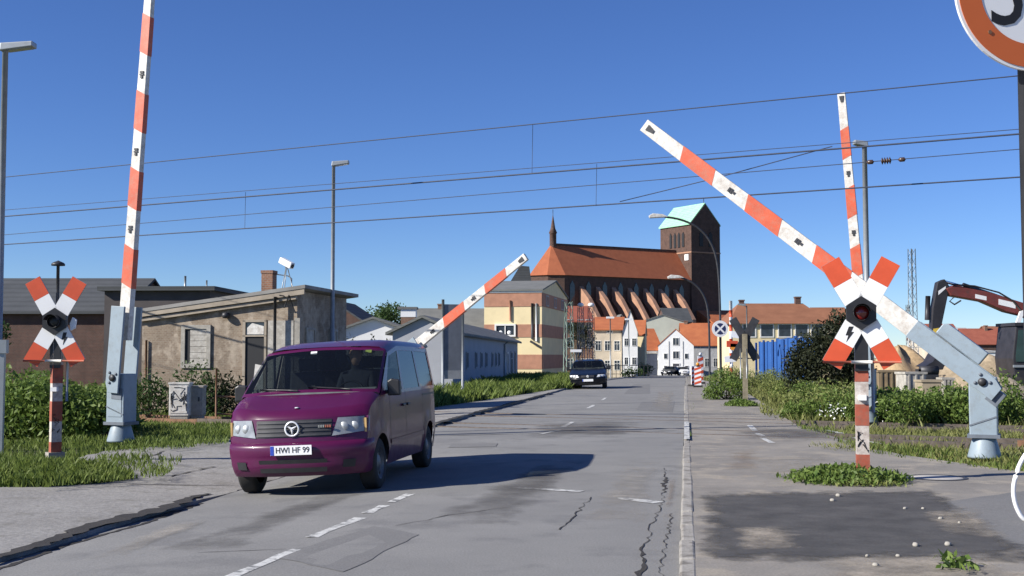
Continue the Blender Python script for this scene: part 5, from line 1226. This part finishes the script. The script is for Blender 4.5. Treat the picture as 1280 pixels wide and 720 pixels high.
MB().tube([(ep(1160, 370)[0], 0, ep(1160, 370)[1]), (ep(1159, 400)[0], 0, ep(1159, 400)[1])], .09, 8).build('hydraulic_cylinder', M['exc_black'], EX)
bk = MB(); bk.prism([ep(1162, 418), ep(1176, 418), ep(1182, 440), ep(1172, 462), ep(1150, 458), ep(1160, 452), ep(1168, 438)], 'y', -.5, .5); bk.build('bucket', M['exc_black'], EX)
cab = MB().prism([ep(1258, 408), ep(1300, 408), ep(1306, 425), ep(1306, 478), ep(1257, 478), ep(1254, 448)], 'y', -.8, .75).build('cab', M['exc_black'], EX); bevel(cab, .03)
MB().prism([ep(1261, 413), ep(1299, 413), ep(1302, 426), ep(1302, 452), ep(1258, 452), ep(1257.5, 446)], 'y', -.83, -.805).build('cab_window', mat('cab_glass', (.02, .05, .05), .08, .3), cab)
MB().prism([ep(1254, 456), ep(1300, 456), ep(1300, 459), ep(1254, 459)], 'y', -.86, -.81).build('grab_rail', M['galv'], cab)
MB().prism([ep(1256, 404), ep(1300, 404), ep(1300, 408), ep(1256, 408)], 'y', -.85, .8).build('cab_roof', M['exc_black'], cab)
MB().prism([ep(1268, 390), ep(1274, 388), ep(1268, 404), ep(1263, 404)], 'y', -.5, -.4).build('work_lamp', M['white_clean'], cab)
MB().prism([ep(1306, 430), ep(1380, 432), ep(1385, 480), ep(1306, 480)], 'y', -1.1, 1.1).build('engine_deck', M['exc_red'], EX)
MB().prism([ep(1245, 478), ep(1385, 478), ep(1385, 490), ep(1245, 490)], 'y', -.9, .9).build('chassis', M['exc_black'], EX)
MB().prism([ep(1265, 483), ep(1285, 483), ep(1285, 489), ep(1265, 489)], 'y', -.96, -.905).build('white_sill', M['white_clean'], EX)
for px in (1256, 1345):
    for sy in (-1, 1):
        e = ep(px, 486); q = Matrix.Translation((e[0], sy * .95, .5)) @ Matrix.Rotation(-sy * math.pi / 2, 4, 'X')
        MB().lathe([(.25, -.2), (.45, -.2), (.5, -.1), (.5, .1), (.45, .2), (.25, .2), (.2, .12), (0, .12)], 24, q).build('wheel', M['rubber'], EX)
# heaps
def heap(name, label, px, Y, w2, d, h, mt, seed):
    r_ = random.Random(seed); x0 = gx(px, Y); m = MB(); n_ = 22; P = []
    ph = [r_.uniform(0, 6) for _ in range(6)]
    for i in range(9):
        q = i / 8; row = []
        for k in range(n_ + 1):
            a = 2 * math.pi * (k % n_) / n_; rr_ = q * (1 + .12 * math.sin(3 * a + ph[0]) + .08 * math.sin(5 * a + ph[1])); z = h * (1 - q ** 1.9) ** 1.2 * (1 + .1 * math.sin(4 * a + ph[2] + q * 3)) + .05 * math.sin(9 * a + 7 * q + ph[3]) * (1 - q)
            row.append((w2 * rr_ * math.cos(a), d * rr_ * math.sin(a), max(-.2, z - .2 * (q > .95))))
        P.append(row)
    o = m.grid(P).build(name, mt); o.location = (x0, Y, -.02); return tag(o, label, 'heap')
heap('sand_heap', 'pale sand heap behind the right cross', 1122, 47, 2.1, 2.0, 1.95, M['sand'], 3)
heap('rubble_heap', 'heap of tan earth between the barrier and the excavator cab', 1222, 45, 2.5, 2.0, 1.75, ground_mat('rubble', [(.25, (.22, .17, .11)), (.75, (.42, .34, .24))], 1.5, 8, 1), 5)
heap('gravel_heap', 'low tan gravel heap under the excavator boom', 1245, 38.5, 1.5, 1.2, 1.0, ground_mat('gravel', [(.25, (.2, .17, .12)), (.75, (.36, .3, .22))], 1.5, 9, 1), 9)
# boxes on the site
def crate(label, px0, px1, y0, Y, mt, depth=1.0, ribs=0):
    a, b = gx(px0, Y), gx(px1, Y); zt = at(640, y0, Y).z; t = thing('site_box', label, 'box', ((a + b) / 2, Y, 0), R(random.uniform(-6, 6))); w2 = (b - a) / 2
    bevel(MB().bb(-w2, w2, 0, depth, -.02, zt - .07).build('box_body', mt, t), .02); MB().bb(-w2 - .03, w2 + .03, -.03, depth + .03, zt - .07, zt).build('rim_top', mt, t)
    for k in range(ribs): x = -w2 + 2 * w2 * (k + .5) / ribs; MB().bb(x - .03, x + .03, -.03, 0, 0, zt - .08).build('rib', mt, t)
    return t
bw = mat('brown_boards', (.22, .165, .10), .85, .3, 3); bw2 = mat('tan_block', (.33, .27, .19), .9, .2, 3)
crate('brown timber box behind the right cross post', 1098, 1131, 463, 42, bw, 1.2, 5)
crate('pale grey plastic bin between the timber box and tan block', 1131, 1158, 465, 40, M['board'], .8, 3)
crate('tan concrete block next to the pale grey bin', 1152, 1176, 475, 38.5, bw2, .8)
crate('pale pallet box half hidden by the barrier beam', 1178, 1192, 472, 40, M['concrete'], .6, 3)
t = thing('site_pump', 'small dark site pump between the bins', 'pump', (gx(1162, 41), 41, 0)); MB().bb(-.3, .3, 0, .6, 0, 1.25).build('frame', M['dark_metal'], t); MB().lathe([(0, -.3), (.16, -.3), (.16, .3), (0, .3)], 16, Matrix.Translation((0, .1, 1.2)) @ Matrix.Rotation(math.pi / 2, 4, 'Y')).build('drum', M['dark_metal'], t)
# white hose at the right edge
Y = 12.1; pts = [at(1330, 700, Y - .4), at(1296, 676, Y), at(1280, 652, Y), at(1269, 632, Y), at(1266, 612, Y), at(1270, 592, Y), at(1279, 571, Y), at(1296, 552, Y), at(1325, 545, Y)]
pts[0].z = .06; pts[1].z = .07
pts += [Vector((pts[-1].x + .5, Y + .1, .9)), Vector((pts[-1].x + .8, Y + .2, .05))]
PP = pts
for _ in range(2):
    q = [PP[0]]
    for a, b in zip(PP[:-1], PP[1:]): q += [a.lerp(b, .25), a.lerp(b, .75)]
    PP = q + [PP[-1]]
o = MB().tube(PP, .022, 10).build('hose', M['white_clean']); tag(o, 'bent white plastic hose standing up from the right pavement edge', 'hose')
# pebbles on the pavement
def pebble(px, py, r, mt, lab):
    s_, t_ = pst(px, py); x, y = rd(s_, t_); m = MB(); P = []
    m.lathe([(0, -r * .5), (r * .8, -r * .4), (r, 0), (r * .7, r * .45), (0, r * .55)], 7, Matrix.Rotation(random.uniform(0, 3), 4, 'Z') @ Matrix.Diagonal((1, random.uniform(.6, .9), 1, 1)))
    o = m.build('pebble', mt); o.location = (x, y, .048 + r * .35); return tag(o, lab, 'pebble', 'pale pebbles on the dark repair patch')
for px, py, r in ((1045, 624, .05), (1038, 630, .045), (1140, 687, .05), (1180, 686, .05), (1128, 640, .035), (1172, 653, .04), (1195, 658, .03), (1080, 700, .03), (1090, 712, .04), (1205, 705, .04), (1150, 640, .03), (1118, 700, .03)):
    pebble(px, py, r * .8, M['concrete'], 'small pale pebble lying on the right pavement')
# ------------------------------------------------------------------ vegetation
def np_mesh(name, V, Fc, mat_, parent=None, k=4):
    me = bpy.data.meshes.new(name); nf = len(Fc)
    me.vertices.add(len(V)); me.vertices.foreach_set('co', V.astype(np.float32).ravel())
    me.loops.add(nf * k); me.loops.foreach_set('vertex_index', Fc.astype(np.int32).ravel())
    me.polygons.add(nf); me.polygons.foreach_set('loop_start', np.arange(0, nf * k, k, dtype=np.int32)); me.polygons.foreach_set('loop_total', np.full(nf, k, dtype=np.int32))
    me.update(calc_edges=True); me.validate(); return obj(name, me, mat_, parent)
def leaves(cent, size, n_up=.3):
    n = len(cent); d = rng.normal(size=(n, 3)); d /= np.linalg.norm(d, axis=1)[:, None]
    u = rng.normal(size=(n, 3)); u[:, 2] += n_up; u -= d * (u * d).sum(1)[:, None]; u /= np.linalg.norm(u, axis=1)[:, None]; w2 = np.cross(d, u)
    s = (size * rng.uniform(.55, 1.3, n))[:, None]
    bend = d * s * .25
    V = np.stack([cent - u * s, cent + w2 * s * .42 - bend * .3, cent + u * s, cent - w2 * s * .42 - bend * .3], 1).reshape(-1, 3)
    return V, np.arange(4 * n).reshape(-1, 4)
def ell_pts(n, c, r, shell=.55):
    d = rng.normal(size=(n, 3)); d /= np.linalg.norm(d, axis=1)[:, None]; q = rng.uniform(shell ** 3, 1, n) ** (1 / 3)
    return np.array(c) + d * q[:, None] * np.array(r)
def bush(label, loc, clumps, n, size, mat_, cat='bush', name='bush', group=None, stems=5, up=.3, extra=None, ground=None):
    t = thing(name, label, cat, loc, 0, group); pts = []
    tot = sum(r[0] * r[1] * r[2] for c, r in clumps)
    for c, r in clumps:
        k = max(8, int(n * r[0] * r[1] * r[2] / tot)); p = ell_pts(k, c, r, .35)
        p += rng.normal(size=p.shape) * size * .8; pts.append(p)
    p = np.concatenate(pts); p[:, 2] = np.where(p[:, 2] < .02, rng.uniform(.02, .25, len(p)), p[:, 2])
    V, Fc = leaves(p, size, up); np_mesh('foliage', V, Fc, mat_, t)
    m = MB()
    for k in range(stems):
        c, r = clumps[k % len(clumps)]; e = Vector((c[0] + random.uniform(-.3, .3) * r[0], c[1] + random.uniform(-.3, .3) * r[1], c[2] + r[2] * .5)); b = Vector((random.uniform(-.012, .012), random.uniform(-.012, .012), -.05)); m.tube([b, b.lerp(e, .5) + Vector((random.uniform(-.08, .08), 0, .05)), e], [.025, .018, .008], 5)
    m.build('stem', M['bark'], t)
    return t
def rclumps(w2, d, h, n, seed, base=0):
    r_ = random.Random(seed); out = []
    for k in range(n):
        x = r_.uniform(-w2, w2); z = r_.uniform(.25, .75) * h * (1 - .35 * (abs(x) / w2) ** 2); s = r_.uniform(.22, .42) * h
        out.append(((x, r_.uniform(-d, d), base + z), (s * 1.25, s * 1.1, s)))
    return out
# grass (uncountable): bent blades scattered over polygons in world xy
def in_poly(P, poly):
    x, y = P[:, 0], P[:, 1]; ins = np.zeros(len(P), bool); n = len(poly); j = n - 1
    for i in range(n):
        xi, yi = poly[i]; xj, yj = poly[j]; c = ((yi > y) != (yj > y)) & (x < (xj - xi) * (y - yi) / (yj - yi + 1e-9) + xi); ins ^= c; j = i
    return ins
def grass(name, label, poly, n, h, wd, z0=-.12, clump=.5, mt='grass', seed=1, zf=None):
    A = np.array(poly); lo, hi = A.min(0), A.max(0); P = rng.uniform(lo, hi, (n * 4, 2)); P = P[in_poly(P, poly)]
    for tc in (TC1, TC2):
        dd_ = np.abs((P[:, 0] - tc.x) * TN.x + (P[:, 1] - tc.y) * TN.y); P = P[(dd_ > 1.35) | (rng.uniform(size=len(P)) < .12)]
    f = .5 + .5 * np.sin(P[:, 0] * 1.7 + seed) * np.cos(P[:, 1] * 1.3 + seed * 2) + .35 * np.sin(P[:, 0] * 5.1 + P[:, 1] * 3.7)
    P = P[rng.uniform(size=len(P)) < (1 - clump) + clump * f][:n]; k = len(P)
    f = .5 + .5 * np.sin(P[:, 0] * 1.7 + seed) * np.cos(P[:, 1] * 1.3 + seed * 2)
    a = rng.uniform(0, 2 * np.pi, k); hh = h * rng.uniform(.35, 1.2, k) * (.6 + .6 * f); w2 = wd * rng.uniform(.6, 1.4, k); le = hh * rng.uniform(.1, .7, k); b = rng.uniform(0, 2 * np.pi, k)
    zb = np.full(k, z0) if zf is None else np.array([zf(x, y) for x, y in P])
    c, s = np.cos(a), np.sin(a); lx, ly = np.cos(b) * le, np.sin(b) * le
    V = np.stack([np.stack([P[:, 0] - c * w2, P[:, 1] - s * w2, zb], 1), np.stack([P[:, 0] + c * w2, P[:, 1] + s * w2, zb], 1),
                  np.stack([P[:, 0] + lx * .35 + c * w2 * .7, P[:, 1] + ly * .35 + s * w2 * .7, zb + hh * .6], 1), np.stack([P[:, 0] + lx, P[:, 1] + ly, zb + hh], 1)], 1).reshape(-1, 3)
    o = np_mesh(name, V, np.arange(4 * k).reshape(-1, 4), M[mt]); tag(o, label, 'grass', None, 'stuff'); return o
def wpoly(*p): return [rd(*pst(*q)) for q in p]
grass('verge_grass', 'green grass verge around the left cross and barrier', [(-16, 16.0), (-8.9, 16.6), (-7.6, 17.4), (-7.2, 18.6), (-6.7, 19.6), (-7.6, 20.8), (-6.9, 23.4), (-5.6, 24.6), (-4.9, 29), (-3.2, 35), (-5, 37), (-22, 37), (-22, 20)], 75000, .15, .009)
grass('verge_grass', 'low weeds at the pavement edge below the left cross', wpoly((-20, 603), (60, 603), (120, 598), (175, 592), (150, 583), (60, 580), (-20, 580)), 7000, .2, .014, -.06, .4)
grass('verge_grass', 'long sunlit grass along the left side beyond the crossing', [(-5.2, 36), (-3.6, 37), (-1.2, 47), (2.0, 60), (3.6, 64), (5.2, 95), (.8, 95), (-.6, 80), (-2.6, 62), (-3.4, 52), (-6, 40)], 50000, .55, .025, -.15, .4, 'grass', 4)
grass('verge_grass', 'grass verge around the right barrier pedestal', [(5.9, 20.4), (6.7, 18.8), (8.0, 17.6), (16, 16.2), (18, 26), (16, 30), (8.5, 30), (6.2, 25.2), (5.6, 22.5)], 30000, .17, .011, -.12, .6, 'grass_pale', 6)
grass('verge_grass', 'overgrown grass right of the footpath beyond the tracks', [(7.0, 29), (16, 29), (24, 36), (26, 60), (20, 90), (14, 95), (12.6, 70), (9.4, 45), (7.4, 36)], 50000, .36, .018, -.15, .4, 'grass_pale', 8)
grass('yard_grass', 'patchy grass in the hut yard behind the left hedge', [(-40, 36), (-8, 36), (-4, 44), (-6, 70), (-45, 70)], 20000, .35, .03, -.15, .3, 'grass', 9)
for k, (pl_, n2, lab) in enumerate(((wpoly((60, 608), (210, 594), (230, 575), (130, 570)), 900, 'loose grass tufts straying on to the left pavement'), (wpoly((170, 566), (300, 552), (290, 545), (150, 552)), 1200, 'thin grass fringe along the pavement before the hut'),
        (wpoly((985, 530), (1100, 572), (1290, 596), (1290, 575), (1110, 560), (1000, 525)), 2200, 'ragged grass fringe beside the right footpath'), (wpoly((862, 545), (868, 545), (866, 490), (862, 490)), 500, 'sparse weeds growing in the kerb joint'))):
    grass('grass_fringe', lab, pl_, n2, .12, .009, -.0, .9, 'grass', 12 + k)
# weeds ring around the right cross post
cp = pose(1077, 605)
def weeds(label, cx_, cy_, rx, ry, n, size, mt, z=.05, h=.16, seed=0, name='weed_patch'):
    p = ell_pts(n, (0, 0, 0), (rx, ry, h), 0); p[:, 2] = np.abs(p[:, 2]) * (1 - .5 * (p[:, 0] / rx) ** 2) + .01; p[:, 0] += rng.normal(size=n) * .06; p[:, 1] += rng.normal(size=n) * .05
    V, Fc = leaves(p, size, .9); o = np_mesh(name, V, Fc, M[mt]); o.location = (cx_, cy_, z); return tag(o, label, 'weeds', None, 'stuff')
weeds('low leafy weeds growing round the right striped post', cp[0] - .18, cp[1] + .12, .82, .75, 2600, .045, 'leaf', .05, .2)
weeds('dry brown weed roots before the right striped post', cp[0] - .1, cp[1] - .5, .55, .16, 300, .03, 'leaf_yellow', .05, .07)
weeds('small weed patch below the far crossing cross', gx(925, 40.3), 40.2, .55, .8, 1500, .05, 'leaf', .05, .22)
weeds('tuft of weeds on the bottom edge of the right pavement', *rd(*pst(1188, 716)), .1, .25, 60, .05, 'leaf', .05, .12)
# leafy hedge on the left
Y0 = 27.0
for k in range(9):
    px = -30 + k * 21; Y = 27.5 + 1.3 * math.sin(k * 2.1) ; h = 1.75 - .09 * k + .12 * math.sin(k * 3); 
    bush(['broad leafy', 'bright green', 'dense rounded', 'ragged tall', 'spreading', 'pale tipped', 'low leafy', 'small rounded', 'thin straggly'][k] + ' hedge shrub left of the brick hut', (gx(px, Y), Y, -.12), rclumps(.55, .5, h, 8, 20 + k), 2600, .075, M['leaf'], 'shrub', 'hedge_shrub', 'hedge shrubs left of the hut')
bush('climbing weeds at the left corner of the brick hut', (gx(186, 35.5), 35.5, -.1), rclumps(.55, .3, 1.3, 7, 51), 1200, .07, M['leaf_tree'])
bush('dark shrub between the cabinets and hut window', (gx(258, 36.4), 36.4, -.1), rclumps(.75, .35, 1.5, 8, 52), 1600, .07, M['leaf_dark'])
bush('green shrub above the scrawled cabinet under the hut window', (gx(240, 36.0), 36.0, -.1), rclumps(.55, .3, 1.75, 7, 53), 1300, .065, M['leaf_tree'])
for k, (px, Y, h) in enumerate(((432, 68, 3.0), (441, 66, 3.05), (465, 67, 3.2), (484, 66, 2.9), (497, 68, 3.0))):
    bush(['two pronged', 'spiky', 'taller spiky', 'tufted', 'lone thin'][k] + ' dark weed before the white gable', (gx(px, Y), Y, -.15), [((0, 0, h * .35), (.35, .3, h * .35)), ((.0, 0, h * .75), (.18, .2, h * .28))], 350, .08, M['leaf_dark'], 'weed', 'tall_weed', 'tall weeds before the white gable')
# right: dark bush
cl = [((0, 0, 1.3), (1.35, 1.1, 1.2)), ((.55, 0, 2.2), (.9, .9, 1.1)), ((-.5, .1, 1.9), (.8, .8, .8)), ((.85, 0, 2.8), (.5, .5, .75)), ((.35, 0, 2.95), (.35, .4, .6)), ((-1.0, 0, 1.2), (.6, .6, .8)), ((1.1, 0, 1.5), (.6, .7, 1.0)), ((-.15, .1, 2.5), (.4, .4, .6)), ((-1.3, 0, 1.7), (.25, .3, .5))]
bush('big dark purple green bush beside the blue hoarding', (gx(1033, 43), 43, -.15), cl, 15000, .075, M['leaf_dark'], stems=12)
# pale weeds along the path
for k in range(16):
    px, Y = [(975, 62), (966, 56), (978, 52), (986, 48), (972, 70), (1000, 44), (1000, 38.5), (1013, 36), (1032, 34), (1048, 33), (1062, 33.5), (1022, 40), (1040, 38), (1056, 37), (962, 78), (1008, 33)][k]
    h = [1.0, .9, 1.0, 1.1, 1.1, 1.1, 1.0, 1.0, 1.0, 1.05, 1.1, 1.2, 1.2, 1.25, 1.1, .7][k]
    bush(['feathery', 'tall seeding', 'dense', 'leaning', 'arching', 'bushy', 'tangled', 'wispy', 'upright', 'branching', 'flowering', 'broad', 'dry tipped', 'rounded', 'far', 'low'][k] + ' pale green weed beside the right footpath', (gx(px, Y), Y, -.15), rclumps(.6, .5, h, 6, 70 + k), 1300, .055, M['leaf_yellow'] if k % 3 else M['leaf'], 'weed', 'path_weed', 'pale weeds beside the right footpath', 4, .8)
for k in range(11):
    px, Y = 1090 + k * 17.5, 31.5 + 1.2 * math.sin(k * 1.7); h = 1.2 + .12 * math.sin(k * 2.3)
    bush(['glossy', 'light tipped', 'large leaved', 'thick', 'tall', 'short', 'deep green', 'nettle like', 'open', 'crowded', 'last'][k] + ' green nettle clump between track and building site', (gx(px, Y), Y, -.15), rclumps(.6, .5, h, 7, 110 + k), 1700, .065, M['leaf'], 'weed', 'nettle_clump', 'nettle clumps before the building site', 4, .6)
fp = ell_pts(60, (0, 0, .28), (.42, .3, .25), 0); V, Fc = leaves(fp, .035, 0); o = np_mesh('white_flowers', V, Fc, M['petal']); o.location = (gx(1040, 31.0), 31.0, 0.02); tag(o, 'small white flowers in the weeds left of the right cross', 'flowers', None, 'stuff')
fp = ell_pts(40, (0, 0, .3), (.9, .3, .3), 0); V, Fc = leaves(fp, .03, 0); o = np_mesh('white_flowers', V, Fc, M['petal']); o.location = (gx(1110, 30.2), 30.2, 0.02); tag(o, 'scattered white flowers right of the right cross post', 'flowers', None, 'stuff')
# weeds around the round sign and beside the far cross
bush('tall yellow green weed clump around the round sign post', (gx(907, 46), 46, 0.03), rclumps(.55, .5, 1.15, 8, 160), 3200, .055, M['leaf'], 'weed', 'path_weed', None, 5, .9)
bush('low weed clump behind the round sign post', (gx(912, 56), 56, 0.03), rclumps(.7, .6, 1.1, 6, 161), 1500, .06, M['leaf_yellow'], 'weed', 'path_weed', None, 4, .9)
bush('pale weed behind the far crossing cross', (gx(940, 60), 60, -.1), rclumps(.7, .6, 1.2, 6, 162), 1500, .06, M['leaf_yellow'], 'weed', 'path_weed', None, 4, .9)
for k, (px, Y, h) in enumerate(((806, 165, 1.6), (798, 160, 1.8), (790, 140, 1.4))): bush(['round green', 'tall green', 'low green'][k] + ' shrub at the foot of the town houses', (gx(px, Y), Y, zg(Y)), rclumps(1.1, .6, h, 5, 170 + k), 500, .13, M['leaf_tree'], 'shrub', 'street_shrub')
# trees
def tree(label, px, Y, top, w2, n, size, mt, seed, trunk=.3):
    r_ = random.Random(seed); zt = at(px, top, Y).z - zg(Y); t = thing('tree', label, 'tree', (gx(px, Y), Y, zg(Y))); h = zt * .5
    tm = MB().tube([(0, 0, -.3), (.1, 0, zt * .3), (-.05, 0, zt * .75)], [trunk, trunk * .7, trunk * .2], 9)
    cl = []
    for k in range(13):
        a = r_.uniform(0, 6.28); q = r_.uniform(.2, 1); z = zt * r_.uniform(.45, .9); rr_ = w2 * q * (1.05 - abs(z / zt - .6)); c = (rr_ * math.cos(a), rr_ * math.sin(a), z); s = w2 * r_.uniform(.22, .4); cl.append((c, (s * 1.2, s * 1.2, s * .75)))
        tm.tube([(0, 0, zt * .3), (c[0] * .5, c[1] * .5, (zt * .3 + z) / 2 + .2), c], [trunk * .35, trunk * .2, .03], 6)
    tm.build('trunk', M['bark'], t); pts = np.concatenate([ell_pts(n // 13, c, r, .45) for c, r in cl]); pts += rng.normal(size=pts.shape) * size
    V, Fc = leaves(pts, size, .2); np_mesh('crown', V, Fc, mt, t); return t
tree('green tree showing above the white gable and dark shed roofs', 471, 118, 377, 3.4, 5000, .17, M['leaf_tree'], 4)
tree('dark green tree squeezed between the striped building and beige house', 722, 160, 398, 2.2, 2500, .16, M['leaf_dark'], 6)
tree('bushy tree at the left end behind the hedge', -40, 60, 400, 2.5, 3000, .14, M['leaf_tree'], 9)
